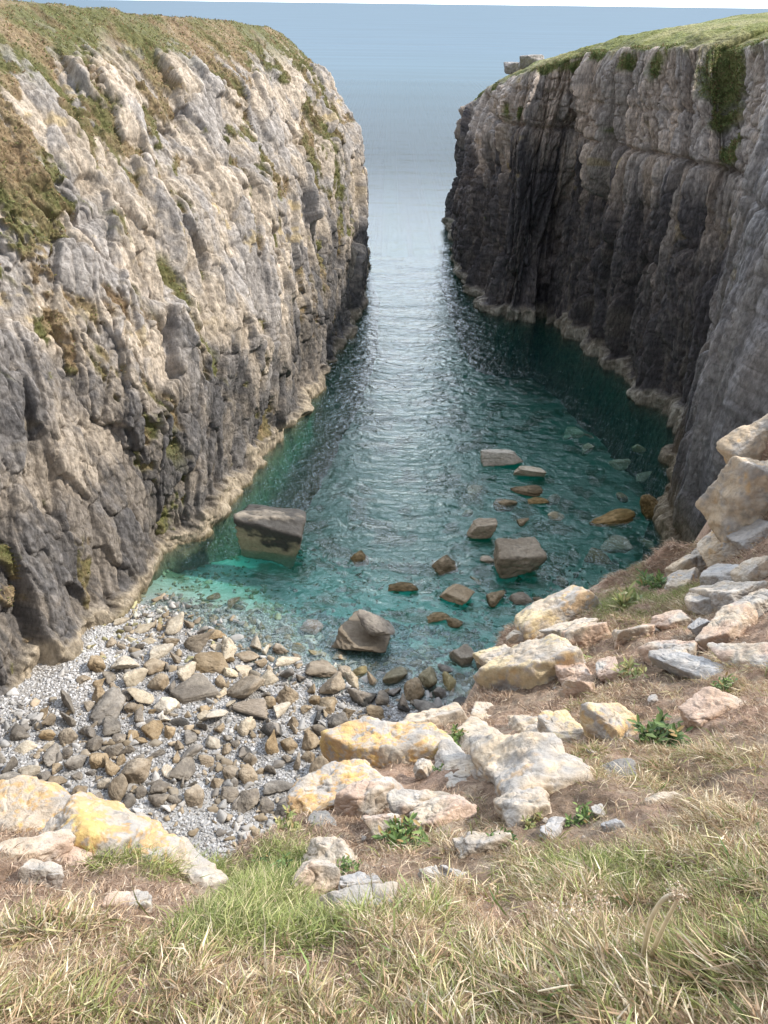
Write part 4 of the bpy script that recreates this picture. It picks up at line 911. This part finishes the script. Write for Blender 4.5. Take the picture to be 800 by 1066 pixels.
fg_rock(146, 896, 104, 74, 'orange', 'white and orange rock next to the lower end of the left lichened mass', 161, -0.6, (0.1, 0.0), 0.30, 0.2, 2.52, up=0.4, rough=0.10, th_=0.7)
fg_rock(196, 922, 90, 50, 'pale', 'greyish tail rock of the left lichened mass dipping into the grassy gully', 162, -0.65, (0.1, 0.0), 0.30, 0.15, 2.6, up=0.3, rough=0.10, th_=0.6)
fg_rock(15, 897, 110, 40, 'pink', 'smooth pale slab slanting out of the grass at the left edge', 103, 0.5, (0.3, 0), 0.35, 0.2, up=0.6)
fg_rock(78, 893, 44, 36, 'pink', 'small pinkish stone wedged below the orange rock', 104, 0.2, (0, 0), 0.8, 0.1)
fg_rock(43, 916, 46, 24, 'pink', 'small pale pointed stone standing in the green grass at left', 105, 0.1, (0.2, 0.3), 0.6, 0.6, box=1, planes=4, hmin=0.5)
fg_rock(138, 952, 54, 26, 'pink', 'flat pale stone with two humps in the green grass', 106, 0.05, (0.35, 0), 0.45, 0.6, hmin=0.35)
fg_rock(377, 955, 100, 28, 'pale', 'long low pale rock at the back of the grass below the leafy plant', 107, 0.05, (0.3, 0), 0.35, 0.35, hmin=0.25)
fg_rock(356, 828, 104, 64, 'orange', 'orange lichened rock at the lower end of the ridge rising from the gully', 108, 0.45, (0.1, -0.1), 0.38, 0.15, 3.42, up=0.3, rough=0.10, th_=0.6)
fg_rock(412, 795, 120, 72, 'orange', 'pale orange rock forming the middle of the ridge above the boulder field', 163, 0.4, (0.1, -0.1), 0.38, 0.15, 3.75, up=0.3, rough=0.10, th_=0.6)
fg_rock(390, 836, 80, 40, 'pink', 'earthy pink rock just under the orange ridge', 164, 0.4, lift=0.1)
fg_rock(452, 765, 96, 42, 'cream', 'cream rock rib at the top of the orange ridge beside the green plant', 109, 0.5, (0.1, -0.1), 0.4, 0.2, 4.2, up=0.3, rough=0.09)
fg_rock(380, 786, 44, 30, 'yellow', 'small yellow topped rock perched on the brink above the orange ridge', 110, 0.3, (0, 0), 0.7, 0.2, 4.2, box=1, planes=4, hmin=0.6)
fg_rock(335, 862, 34, 40, 'dark', 'dark cracked rock at the lower end of the orange ridge', 111, 0.2, (0, 0), 0.7, 0.1, 3.15)
fg_rock(548, 812, 100, 130, 'cream', 'tall cream and grey rock face standing in the middle of the slope', 112, 0.12, (0.1, 0.1), 0.42, 0.3, None, box=1, planes=6, rough=0.12, up=0.2, th_=0.6)
fg_rock(556, 715, 116, 96, 'yellow', 'broad yellow and white lichened rock hanging over the brink', 113, -0.1, (0.3, 0.1), 0.6, 0.05, 4.55, box=1, planes=6, hk=0.75, rough=0.11)
fg_rock(505, 752, 34, 36, 'cream', 'small round cream rock at the left shoulder of the tall rock face', 114, 0, (0, 0), 0.8, 0.2, 4.2)
fg_rock(578, 644, 100, 46, 'yellow', 'pale lichened ledge jutting left over the water', 115, 0.35, (0.2, -0.25), 0.45, 0.1, 5.0, box=1, planes=5, hk=0.42, rough=0.09)
fg_rock(541, 665, 26, 16, 'cream', 'small greenish stone tucked under the jutting ledge', 116, 0, (0, 0), 0.7, 0.3, 5.05)
fg_rock(639, 770, 56, 56, 'yellow', 'white and yellow lichened boulder in the middle of the earth slope', 117, 0.3, (0.1, 0.1), 0.7, 0.5, planes=9, soft=18, th_=1.0, up=0.5)
fg_rock(646, 808, 36, 34, 'dark', 'dark grey slabby stone directly under the white and yellow boulder', 118, -0.2, (0.4, 0.1), 0.5, 0.2, box=1, planes=3)
fg_rock(603, 728, 36, 66, 'pink', 'narrow upright pinkish slab left of the white and yellow boulder', 119, -0.1, (0.6, 0.3), 0.5, 0.2, box=1, planes=4, hk=1.3)
fg_rock(586, 772, 40, 50, 'yellow', 'small bright cream rock with a dark undercut beside the tall face', 120, 0.4, (0.1, 0.1), 0.6, 0.4, up=0.6, th_=1.0)
fg_rock(634, 700, 24, 24, 'pink', 'small pinkish stone at the top of the narrow slab', 121, 0, (0, 0), 0.7, 0.3)
fg_rock(784, 532, 100, 140, 'cream', 'tall pale orange crag standing at the right edge over the dark water', 122, -0.1, (0.1, 0.05), 0.7, 0.1, 4.1, box=1, planes=6, hk=1.15, rough=0.10, up=1)
fg_rock(790, 462, 90, 36, 'cream', 'cream capstone lying along the top of the tall crag', 123, 0.35, (0, -0.1), 0.5, 0.5, 3.65, up=0.6)
fg_rock(712, 592, 44, 22, 'cream', 'rounded brown boulder on the brink at the foot of the tall crag', 124, 0.1, (0, 0), 0.7, 0.3, 4.85)
fg_rock(708, 612, 40, 34, 'cream', 'bright cream rock just below the rounded brink boulder', 125, -0.4, (0.2, 0), 0.7, 0.3)
fg_rock(733, 628, 38, 34, 'pale', 'grey rounded rock right of the bright cream rock', 126, 0.1, (0.1, 0), 0.8, 0.3)
fg_rock(756, 604, 44, 32, 'grey', 'angular white and grey rock up the slope from the grey rounded one', 127, 0.5, (0.2, 0), 0.6, 0.3, box=1, planes=5)
fg_rock(788, 560, 44, 34, 'grey', 'blocky grey rock at the right edge under the tall crag', 128, 0.3, (0.2, 0), 0.7, 0.3, box=1, planes=5)
fg_rock(786, 598, 40, 22, 'pale', 'pale flat rock at the right edge below the blocky grey one', 129, 0.5, (0.1, 0), 0.6, 0.25)
fg_rock(763, 656, 100, 44, 'pink', 'long pinkish slab running up to the right edge of the slope', 130, 0.75, (0.2, -0.1), 0.35, 0.1, hk=0.3, rough=0.08)
fg_rock(727, 700, 38, 58, 'grey', 'grey slab with a bright broken edge beside a dark green plant', 131, 0.5, (0.3, 0.2), 0.5, 0.15, box=1, planes=4)
fg_rock(722, 702, 16, 14, 'pale', 'small white stone on the broken edge of the grey slab', 132, 0.3, (0, 0), 0.8, 1.6, box=1, planes=3)
fg_rock(790, 632, 44, 26, 'pale', 'pale rock at the right edge above the long pinkish slab', 133, 0.4, (0, 0), 0.6, 0.3)
fg_rock(730, 655, 24, 15, 'grey', 'small grey stone left of the long pinkish slab', 134, 0.3, (0, 0), 0.6, 0.5)
fg_rock(680, 730, 14, 10, 'pink', 'tiny pink stone above the right leafy plant', 135, 0, (0, 0), 0.7, 0.6)
fg_rock(470, 911, 20, 17, 'grey', 'small grey stone on the bare earth, right one of a pair', 136, 0.6, (0, 0.2), 0.6, 0.6, box=1, planes=3)
fg_rock(449, 913, 24, 16, 'pink', 'small pinkish stone on the bare earth, left one of a pair', 137, 0.1, (0, 0), 0.7, 0.5)
fg_rock(480, 880, 18, 12, 'pale', 'small pale stone above the pair on the bare earth', 138, 0.4, (0, 0), 0.7, 0.5)
fg_rock(574, 865, 20, 24, 'grey', 'grey stone leaning by the green plants below the tall face', 139, -0.4, (0, 0.2), 0.6, 0.5)
fg_rock(640, 865, 34, 18, 'grey', 'flat dark grey stone at the top of the straw grass', 140, 0, (0, 0), 0.6, 0.3)
fg_rock(623, 846, 14, 16, 'pale', 'small pale knob of stone above the flat dark grey one', 141, 0, (0, 0), 0.8, 0.4)
fg_rock(330, 915, 60, 26, 'pink', 'low bare rock outcrop at the back of the gully', 142, 0.45, (0.3, 0), 0.4, 0.15, hmin=0.2)
fg_rock(375, 925, 50, 24, 'grey', 'low grey outcrop between the gully and the long low pale rock', 143, 0.35, (0.3, 0), 0.4, 0.2, hmin=0.25)
fg_rock(415, 770, 26, 16, 'cream', 'small cream stone lying against the orange ridge', 144, 0.2, (0, 0), 0.7, 0.4)
fg_rock(440, 803, 26, 18, 'pale', 'small pale stone at the foot of the green plant on the ridge', 145, 0.1, (0, 0), 0.7, 0.4)

fg_rock(512, 790, 64, 110, 'cream', 'narrow cream flank rock along the left side of the tall rock face', 146, 0.3, drop=3.5)
fg_rock(548, 848, 60, 44, 'pale', 'pale stained foot rock under the tall rock face', 147, 0.2)
fg_rock(520, 688, 40, 40, 'yellow', 'yellow knob on the brink left of the broad lichened rock', 148, 0.3, drop=4.75)
fg_rock(610, 668, 60, 26, 'pink', 'low pinkish rock sunk in earth below the jutting ledge', 149, 0.2)
fg_rock(752, 572, 46, 44, 'cream', 'pale buttress stone at the foot of the tall crag', 150, 0.1, drop=4.5, lift=0.5)
fg_rock(700, 648, 40, 24, 'pink', 'low earthy pink rock in the slope under the bright cream rock', 151, 0.4)
fg_rock(745, 745, 70, 34, 'pink', 'low earthy slab right of the widest leafy plant', 152, 0.5)
fg_rock(792, 690, 50, 60, 'pink', 'earth stained rock rising at the right edge above the twiggy bank', 153, 0.6)
fg_rock(400, 860, 44, 24, 'pink', 'small earth stained rock above the sprawling leafy plant', 154, 0.2)
fg_rock(440, 845, 70, 30, 'pink', 'broad low earthy rock on the bare patch below the orange ridge', 155, 0.25)
fg_rock(690, 840, 40, 20, 'pale', 'low pale stone half buried in the twiggy bank', 156, 0.2)
for k_, (u, v, w_, h_, tone, lab, rz, dr) in enumerate((
    (478, 800, 50, 56, 'pale', 'buff bedrock knob left of the narrow cream flank rock', 0.3, None),
    (596, 700, 46, 40, 'pink', 'earth stained bedrock above the narrow upright slab', 0.2, None),
    (560, 765, 60, 60, 'cream', 'cream bedrock joining the broad lichened rock to the tall face', 0.2, None),
    (600, 655, 70, 30, 'pale', 'pale bedrock strip behind the jutting ledge', 0.3, None),
    (660, 662, 60, 26, 'pink', 'flat reddish bedrock pavement below the brink plant', 0.3, None),
    (726, 585, 40, 36, 'pale', 'pale bedrock step left of the foot of the crag', 0.2, None),
    (760, 620, 60, 40, 'pale', 'pale bedrock step between the grey rocks by the right edge', 0.5, None),
    (700, 680, 56, 34, 'pink', 'pinkish bedrock rib left of the grey slab with bright edge', 0.6, None),
    (460, 850, 70, 44, 'pink', 'low reddish bedrock hump in the bare patch', 0.3, None),
    (505, 880, 60, 30, 'pale', 'pale bedrock sill just above the straw grass in the centre', 0.2, None),
    (345, 890, 60, 34, 'pale', 'buff bedrock sill at the back of the gully', 0.4, None),
    )):
    fg_rock(u, v, w_, h_, tone, lab, 170 + k_, rz, drop=dr, lift=0.0, th_=0.5, rough=0.12)
# small loose chips on the earth, each its own object
CH = []
for i in range(42):
    while True:
        u, v = rnd.uniform(330, 795), rnd.uniform(600, 905)
        p, t = hit(u, v)
        if float(edge_sd(np.array([p[0]]), np.array([p[1]]))[0]) < -0.1: break
    if i < 5:
        v_, f = stone_shape(3, 800 + i, planes=9, soft=10, rough=0.06); c = mixc(V(0.50, 0.43, 0.36), V(0.36, 0.32, 0.29), vn3(v_[:, 0] * 3 + 9, v_[:, 1] * 3 + 9, v_[:, 2] * 3 + 9, i)); CH.append(mesh_from('stone_chip', v_, f, M_rock, True, c))
    o = link('stone_chip', CH[i % 5] if i >= 5 else CH[i]); sc_ = rnd.uniform(0.008, 0.028) * (0.7 + t / 8); o.scale = (sc_ * 1.3, sc_, sc_ * 0.7); o.location = (p[0], p[1], float(fg_z(np.array([p[0]]), np.array([p[1]]))[0]) + sc_ * 0.3); o.rotation_euler = (rnd.uniform(-.5, .5), rnd.uniform(-.5, .5), rnd.uniform(0, 6))
    tag(o, 'tiny loose stone chip, one of many alike strewn over the bare earth', 'stone', 'stone chips on the bare earth')
# ------------------------------------------------------------------ grasses (uncountable)
def scatter_fg(n, seed, dens, box=(-2.4, 5.0, 0.35, 8.2)):
    r = np.random.default_rng(seed); out = []
    tot = 0
    while tot < n:
        m = n * 2; x = r.uniform(box[0], box[1], m); y = r.uniform(box[2], box[3], m) if False else box[2] + (box[3] - box[2]) * r.random(m) ** 1.7
        k = r.random(m) < dens(x, y); k &= edge_sd(x, y) < 0.12
        z_ = fg_smooth(x[k], y[k]); q_ = (np.stack([x[k], y[k], z_], 1) - V(0, 0, H)) @ RM
        uu = 400 + FPX * q_[:, 0] / -q_[:, 2]; vv = 533 - FPX * q_[:, 1] / -q_[:, 2]; m_ = (uu > -90) & (uu < 890) & (vv < 1150) & (q_[:, 2] < -0.1)
        out.append(np.stack([x[k][m_], y[k][m_]], 1)); tot += m_.sum()
    P = np.vstack(out)[:n]; z = fg_z(P[:, 0], P[:, 1]); return np.column_stack([P, z - 0.005]), r
def blobs(lst):
    L_ = []
    for (u, v, wpx, hpx, amp) in lst:
        p, t = hit(u, v); p2, _ = hit(u, min(1060, v + hpx / 2)); L_.append((p[0], p[1], wpx / 2 * t / FPX, max(0.06, abs(p[1] - p2[1])), amp))
    return L_
def blob_d(L_, x, y):
    s = np.zeros(x.shape)
    for (a, b, rx, ry, amp) in L_: s = np.maximum(s, amp * np.exp(-((x - a) / rx) ** 2 - ((y - b) / ry) ** 2))
    return s
GREEN = blobs([(60, 950, 130, 50, 1), (150, 975, 190, 44, 1), (230, 965, 150, 60, 1), (270, 925, 90, 40, 1.2), (320, 965, 120, 50, .9), (120, 905, 60, 30, .7), (190, 920, 80, 36, 1), (20, 935, 60, 40, .7),
               (480, 960, 160, 50, .4), (620, 915, 130, 36, .7), (560, 1010, 160, 60, .3), (500, 1040, 200, 50, .35), (760, 930, 90, 80, .35), (700, 1045, 180, 40, .3), (780, 1010, 80, 50, .4), (300, 890, 60, 40, .8), (655, 628, 100, 26, 1), (690, 605, 40, 18, .9), (785, 465, 40, 12, 1), (600, 662, 40, 12, .8)])
STRAW = blobs([(100, 1040, 330, 70, 1), (300, 1040, 260, 60, 1), (430, 1000, 300, 70, .9), (560, 940, 260, 60, .9), (700, 960, 240, 120, 1), (620, 1010, 240, 90, 1), (780, 870, 140, 90, .9), (10, 1000, 160, 70, 1), (200, 1010, 300, 60, 1), (60, 1060, 300, 50, 1), (350, 1062, 400, 40, 1), (700, 1062, 400, 40, 1), (740, 1050, 200, 50, .9), (720, 890, 120, 50, .8), (690, 640, 90, 26, .5), (640, 735, 80, 30, .45), (720, 790, 120, 50, .6), (570, 895, 90, 30, .6), (500, 855, 60, 30, .4), (770, 700, 60, 50, .5), (590, 690, 60, 24, .4), (440, 880, 80, 24, .45), (620, 800, 60, 40, .5), (760, 540, 50, 60, .5)])
def d_green(x, y): return np.clip(blob_d(GREEN, x, y) * sm(-0.35, 0.25, fbm2(x * 3, y * 3, 3, 401)) , 0, 1) ** 1.2
def d_straw(x, y): return np.clip(np.maximum(blob_d(STRAW, x, y), sm(1.0, 0.7, y)) * sm(-0.75, 0.05, fbm2(x * 2.5 + 4, y * 2.5, 3, 402) + 0.8 * fbm2(x * 11, y * 11, 3, 405)), 0, 1)
def d_thatch(x, y): return np.clip(0.10 + sm(-0.05, 0.35, fbm2(x * 1.4 + 4, y * 1.4, 4, 403, 0.6)) * 0.9, 0, 1)
GC = [(0.20, 0.24, 0.07), (0.29, 0.32, 0.11), (0.38, 0.38, 0.17), (0.13, 0.17, 0.05), (0.54, 0.46, 0.28)]
SCL = [(0.58, 0.46, 0.31), (0.70, 0.60, 0.44), (0.44, 0.31, 0.20), (0.32, 0.21, 0.13), (0.28, 0.29, 0.11), (0.50, 0.44, 0.24)]
P_, r_ = scatter_fg(60000, 501, d_green)
blades('green_grass', P_, r_, 0.058 * (0.5 + r_.random(len(P_))), GC, 'fine green grass hanging over the gully and growing among the straw', 0.035, 0.65, cw=[.24, .28, .22, .12, .14])
P_, r_ = scatter_fg(370000, 502, d_straw)
c1_ = fbm2(P_[:, 0] * 9, P_[:, 1] * 9, 3, 410, 0.6); c2_ = fbm2(P_[:, 0] * 3 + 5, P_[:, 1] * 3, 3, 411)
cwt = np.stack([0.26 + 0.3 * c2_, 0.22 + 0.25 * c2_, 0.20 - 0.1 * c2_, 0.12 - 0.25 * c1_, np.clip(0.08 - 0.4 * c2_ + 0.2 * c1_, 0.02, 1), 0.10 + 0 * c1_], 1); cwt = np.clip(cwt, 0.01, 1); cwt /= cwt.sum(1, keepdims=True)
blades('dry_grass', P_, r_, 0.033 * (0.35 + 1.5 * r_.random(len(P_)) ** 2) * np.clip(1.0 + 1.5 * c1_, 0.35, 2.2), SCL, 'matted straw coloured dry grass covering the near slope', 0.050, 0.32, cw=cwt)
P_, r_ = scatter_fg(110000, 503, d_thatch)
blades('dry_thatch', P_, r_, 0.045 * (0.4 + 1.2 * r_.random(len(P_))) * (0.45 + 0.12 * P_[:, 1]), [(0.52, 0.39, 0.29), (0.64, 0.52, 0.40), (0.36, 0.25, 0.18), (0.26, 0.18, 0.13), (0.46, 0.34, 0.24)], 'thin brown twiggy thatch on the bare earth slope', 0.085, 0.35)
# broader green blades at the very front
P_, r_ = scatter_fg(700, 504, lambda x, y: np.clip(d_green(x, y) * 0.6 + d_straw(x, y) * 0.35, 0, 1) * (x > -0.2))
blades('broad_grass', P_, r_, 0.085 * (0.5 + 0.8 * r_.random(len(P_))), [(0.20, 0.26, 0.09), (0.30, 0.34, 0.14), (0.46, 0.42, 0.22), (0.14, 0.20, 0.07)], 'coarse green and yellow grass blades in the foreground sward', 0.055, 0.7)

# ------------------------------------------------------------------ leafy plants of the slope, each a thing
def plant(u, v, wpx, label, tone='green', seed=0, leaves=60, long=1.0, drop=None, name='leafy_plant', hgt=0.6):
    r = np.random.default_rng(seed); p, t = hit(u, v)
    Rr = wpx / 2 * t / FPX
    root = bpy.data.objects.new(name, None); C.objects.link(root); root.location = tuple(p); root.empty_display_size = 0.05
    tag(root, label, 'plant')
    cols = {'green': [(0.08, 0.14, 0.04), (0.13, 0.20, 0.055), (0.19, 0.25, 0.08)], 'olive': [(0.20, 0.24, 0.08), (0.30, 0.30, 0.12), (0.42, 0.36, 0.18)], 'dark': [(0.05, 0.09, 0.03), (0.09, 0.14, 0.045), (0.13, 0.19, 0.06)]}[tone]
    V_, F_, Cc = [], [], []; off = 0
    SV, SF = [], []; so_ = 0
    ns = max(5, leaves // 9)
    for s in range(ns):
        an = r.random() * 6.28; rr = Rr * math.sqrt(r.random()) * 0.8
        base = np.array([math.cos(an) * rr * 0.3, math.sin(an) * rr * 0.3, 0]); top = np.array([math.cos(an) * rr, math.sin(an) * rr * 0.8, Rr * hgt * (0.5 + 0.5 * r.random()) * (1.15 - rr / Rr * 0.6)])
        # stem, a thin three sided stalk
        w_ = Rr * 0.018; ring = [np.array([math.cos(a) * w_, math.sin(a) * w_, 0]) for a in (0, 2.1, 4.2)]
        gz = float(fg_z(np.array([p[0] + base[0]]), np.array([p[1] + base[1]]))[0]) - p[2]
        base[2] = gz - 0.01
        SV += [base + q for q in ring] + [top + q * 0.5 for q in ring]; SF += [[so_, so_ + 1, so_ + 4, so_ + 3], [so_ + 1, so_ + 2, so_ + 5, so_ + 4], [so_ + 2, so_, so_ + 3, so_ + 5]]; so_ += 6
        for l in range(9):
            f = 0.35 + 0.65 * r.random(); b = base + (top - base) * f
            a2 = r.random() * 6.28; el = r.uniform(0.0, 1.1); L_ = Rr * (0.20 + 0.22 * r.random()) * long
            d = np.array([math.cos(a2) * math.cos(el), math.sin(a2) * math.cos(el), math.sin(el)]); sd_ = np.cross(d, [0, 0, 1]); sd_ /= np.linalg.norm(sd_) + 1e-6; upv = np.cross(sd_, d)
            ww = L_ * 0.15 / long
            pts = [b, b + d * L_ * .35 + sd_ * ww + upv * ww * .3, b + d * L_ * .35 - sd_ * ww + upv * ww * .3, b + d * L_ * .35, b + d * L_ * .75 + sd_ * ww * .8 - [0, 0, L_ * .05], b + d * L_ * .75 - sd_ * ww * .8 - [0, 0, L_ * .05], b + d * L_ * .75 - upv * ww * .3 - [0, 0, L_ * .05], b + d * L_ - [0, 0, L_ * .12]]
            V_ += pts
            for tri in ((0, 3, 1), (0, 2, 3), (1, 3, 6), (1, 6, 4), (3, 2, 5), (3, 5, 6), (4, 6, 7), (6, 5, 7)): F_.append([off + k for k in tri])
            off += 8; c = np.array(cols[r.integers(len(cols))]) * r.uniform(0.75, 1.3)
            if r.random() < 0.06: c = np.array([0.35, 0.24, 0.10])
            Cc += [c] * 8
    link('foliage', mesh_from('foliage', np.array(V_), np.array(F_), M_leaf, True, np.array(Cc)), root)
    link('stem', mesh_from('stem', np.array(SV), np.array(SF), M_leaf, True, np.tile([0.20, 0.14, 0.07], (len(SV), 1))), root)
    return root
plant(424, 874, 68, 'leafy green plant sprawling on the bare earth between the orange ridge and the grass', 'green', 1, 190)
plant(473, 778, 44, 'tall green plant in the cleft between the cream rib and the tall rock face', 'green', 2, 140, hgt=1.0)
plant(459, 802, 26, 'small bright tuft of leaves at the foot of the tall plant in the cleft', 'green', 3, 70)
plant(600, 687, 36, 'grey green cushion plant right of the yellow and white rock', 'olive', 4, 110)
plant(654, 702, 44, 'thin yellow green plant on the bare earth above the white and yellow boulder', 'olive', 5, 90, 1.4)
plant(683, 772, 78, 'widest dark green leafy plant right of the white and yellow boulder', 'dark', 6, 220)
plant(751, 717, 36, 'upright dark green plant behind the grey slab near the right edge', 'green', 7, 120, hgt=0.9)
plant(598, 803, 34, 'rosette of long leaves under the small bright cream rock', 'green', 8, 60, 2.0)
plant(600, 852, 46, 'leafy green plant below the rosette at the foot of the tall face', 'green', 9, 120)
plant(626, 830, 28, 'small leafy plant between the dark slabby stone and the lower plants', 'green', 10, 70)
plant(553, 858, 38, 'grey green shrublet low beside the grey leaning stone', 'olive', 11, 110)
plant(522, 879, 40, 'dull green shrublet left of the grey leaning stone', 'dark', 12, 110)
plant(364, 903, 36, 'green shrublet on the low outcrop behind the gully', 'green', 13, 100)
plant(303, 905, 44, 'dark green plant hanging in the back of the gully', 'dark', 14, 110)
plant(276, 900, 34, 'dark plant low in the gully left of the hanging one', 'dark', 15, 90)
plant(655, 634, 54, 'yellow green plant with long leaves on the grassy brink', 'olive', 16, 120, 1.7)
plant(680, 612, 44, 'bright green tussock beside the brink boulder', 'green', 17, 120, 1.6)
plant(797, 858, 22, 'single bright green leaf rosette at the right edge', 'green', 18, 40, 2.0)
plant(575, 932, 40, 'fine green tuft in the straw below the flat dark grey stone', 'olive', 19, 90, 1.8)
plant(300, 862, 50, 'scrubby olive plant clinging to the slope under the dark cracked rock', 'olive', 20, 120)
plant(72, 868, 18, 'small green tuft growing in the cleft of the left orange rocks', 'green', 21, 40)

# ------------------------------------------------------------------ dry stalks
def tube(pts, r0, r1, seg=6):
    pts = [np.array(p, float) for p in pts]; V_, F_ = [], []
    for i, p in enumerate(pts):
        t = pts[min(i + 1, len(pts) - 1)] - pts[max(i - 1, 0)]; t /= np.linalg.norm(t) + 1e-9
        a = np.cross(t, [0.3, 0.9, 0.1]); a /= np.linalg.norm(a); b = np.cross(t, a); r = r0 + (r1 - r0) * i / (len(pts) - 1)
        for k in range(seg): V_.append(p + (a * math.cos(k * 6.283 / seg) + b * math.sin(k * 6.283 / seg)) * r)
    for i in range(len(pts) - 1):
        for k in range(seg): F_.append([i * seg + k, i * seg + (k + 1) % seg, (i + 1) * seg + (k + 1) % seg, (i + 1) * seg + k])
    return np.array(V_), np.array(F_)
def stalk_plant(rootpx, stems, label, r0=0.0055, name='dry_stalk', head=None, col=(0.80, 0.71, 0.54)):
    p, t = hit(*rootpx)
    root = bpy.data.objects.new(name, None); C.objects.link(root); root.location = tuple(p); tag(root, label, 'dried plant')
    k_ = 0
    for st in stems:
        pts = [V(0, 0, -0.02)]
        for (u, v, dt) in st:
            q = V(0, 0, H) + ray(u, v) * (t + dt); pts.append(q - p)
        sm_ = []
        for i in range(len(pts) - 1):
            for f in np.linspace(0, 1, 5, endpoint=False): sm_.append(pts[i] * (1 - f) + pts[i + 1] * f)
        sm_.append(pts[-1]); sm_ = np.array(sm_)
        for _ in range(3): sm_[1:-1] = (sm_[:-2] + sm_[1:-1] * 2 + sm_[2:]) / 4
        v_, f_ = tube(list(sm_), r0, r0 * 0.55)
        link('stem', mesh_from('stem', v_, f_, M_grass, True, np.tile(col, (len(v_), 1))), root)
        if head:
            r = np.random.default_rng(900 + k_); k_ += 1; n = 130
            c0 = pts[-1] + r.normal(size=(n, 3)) * head
            th = r.normal(size=(n, 3)); th /= np.linalg.norm(th, axis=1, keepdims=True); s2 = np.cross(th, r.normal(size=(n, 3))); s2 /= np.linalg.norm(s2, axis=1, keepdims=True)
            L_ = head * 0.6; vv = np.stack([c0 - s2 * L_ * .35, c0 + s2 * L_ * .35, c0 + th * L_], 1).reshape(-1, 3)
            cc = np.repeat(np.array([(0.62, 0.50, 0.38), (0.44, 0.32, 0.22), (0.72, 0.62, 0.5)])[r.integers(0, 3, n)], 3, axis=0)
            link('seed_head', mesh_from('seed_head', vv, np.arange(n * 3).reshape(-1, 3), M_grass, False, cc), root)
    return root
stalk_plant((669, 1016), [[(671, 985, -.16), (678, 955, -.26), (690, 935, -.32), (705, 929, -.34)], [(680, 990, -.16), (693, 960, -.26), (708, 932, -.34)]], 'two tall bent bleached stalks rising from the straw at lower right', head=0.007)
stalk_plant((640, 1008), [[(628, 985, -.14), (612, 962, -.22), (602, 945, -.28)], [(620, 990, -.13), (600, 970, -.22), (578, 948, -.28)], [(629, 970, -.18), (626, 935, -.27)]], 'forked bleached stalks left of the two bent ones', 0.0034, head=0.009)
stalk_plant((655, 1024), [[(620, 1024, -.12), (590, 1026, -.16), (560, 1032, -.18)], [(650, 1030, -.10), (662, 1050, -.15)]], 'pale fallen stalk lying flat over the grass at lower right', 0.003)
stalk_plant((392, 950), [[(388, 930, -.08), (386, 908, -.13)]], 'single thrift stem with a faded pink head above the long low rock', 0.0015, 'thrift_flower', 0.006, (0.35, 0.3, 0.15))
stalk_plant((446, 962), [[(442, 945, -.08), (438, 933, -.11)]], 'brown dead flower head on a short stem, right of two', 0.0015, 'dead_flower', 0.006, (0.4, 0.3, 0.18))
stalk_plant((428, 962), [[(424, 948, -.06), (422, 936, -.1)]], 'brown dead flower head on a short stem, left of two', 0.0015, 'dead_flower', 0.006, (0.4, 0.3, 0.18))
# small dry seed sprays
for i, (u, v) in enumerate(((625, 925), (600, 915), (45, 1000), (85, 1030), (330, 1035), (410, 1020), (540, 925), (765, 860), (735, 850), (690, 660))):
    pass

# turf and seeps on the cliffs
tufts_on(PL, gL, 'cliff_turf', 601, 110000, 0.2, 'short rough turf growing on the left cliff ledges and brow', [(0.20, 0.22, 0.08), (0.28, 0.27, 0.11), (0.38, 0.30, 0.16), (0.30, 0.19, 0.10), (0.12, 0.14, 0.05), (0.24, 0.16, 0.09)], (gL['Z'] > 3) * (gL['H'] < gL['hm'][5] + 40) * (gL['Y'] > 20) * 1.0)
tufts_on(PR, gR, 'cliff_turf', 602, 18000, 0.22, 'green turf growing in the gully and brow of the right cliff', [(0.12, 0.165, 0.05), (0.19, 0.22, 0.08), (0.26, 0.26, 0.11), (0.24, 0.17, 0.09)], (gR['Z'] > 3) * (gR['H'] < gR['hm'][4] + 1) * 1.0)

# weathered blocks standing up on the far brow of the right headland
def topix(P):
    q = (P - V(0, 0, H)) @ RM; return 400 + FPX * q[..., 0] / -q[..., 2], 533 - FPX * q[..., 1] / -q[..., 2]
pu, pv = topix(PR.reshape(-1, 3))
for i, (u, v, wd, hh, lab) in enumerate(((534, 74, 1.7, 0.9, 'square rock stack on the far brow of the right headland, left of two'), (552, 69, 2.0, 1.0, 'square rock stack on the far brow of the right headland, right of two'))):
    near = np.hypot(pu - u, pv - v); p = PR.reshape(-1, 3)[np.argmin(near + 1000 * (PR.reshape(-1, 3)[:, 2] < 22))]
    v_, f = stone_shape(5, 700 + i, planes=7, soft=18, rough=0.05, box=1, jit=0.08)
    q = v_ * np.array([wd, wd * 0.9, hh]); o = link('rock_stack', mesh_from('rock_stack', q, f, M_cliff, True, np.tile([0.36, 0.335, 0.32], (len(q), 1)) * (0.85 + 0.3 * vn3(q[:, 0:1] * 2 + 9, q[:, 1:2] * 2, q[:, 2:3] * 2 + 9, 5))), None, (p[0], p[1], p[2] + hh * 0.6))
    tag(o, lab, 'rock')
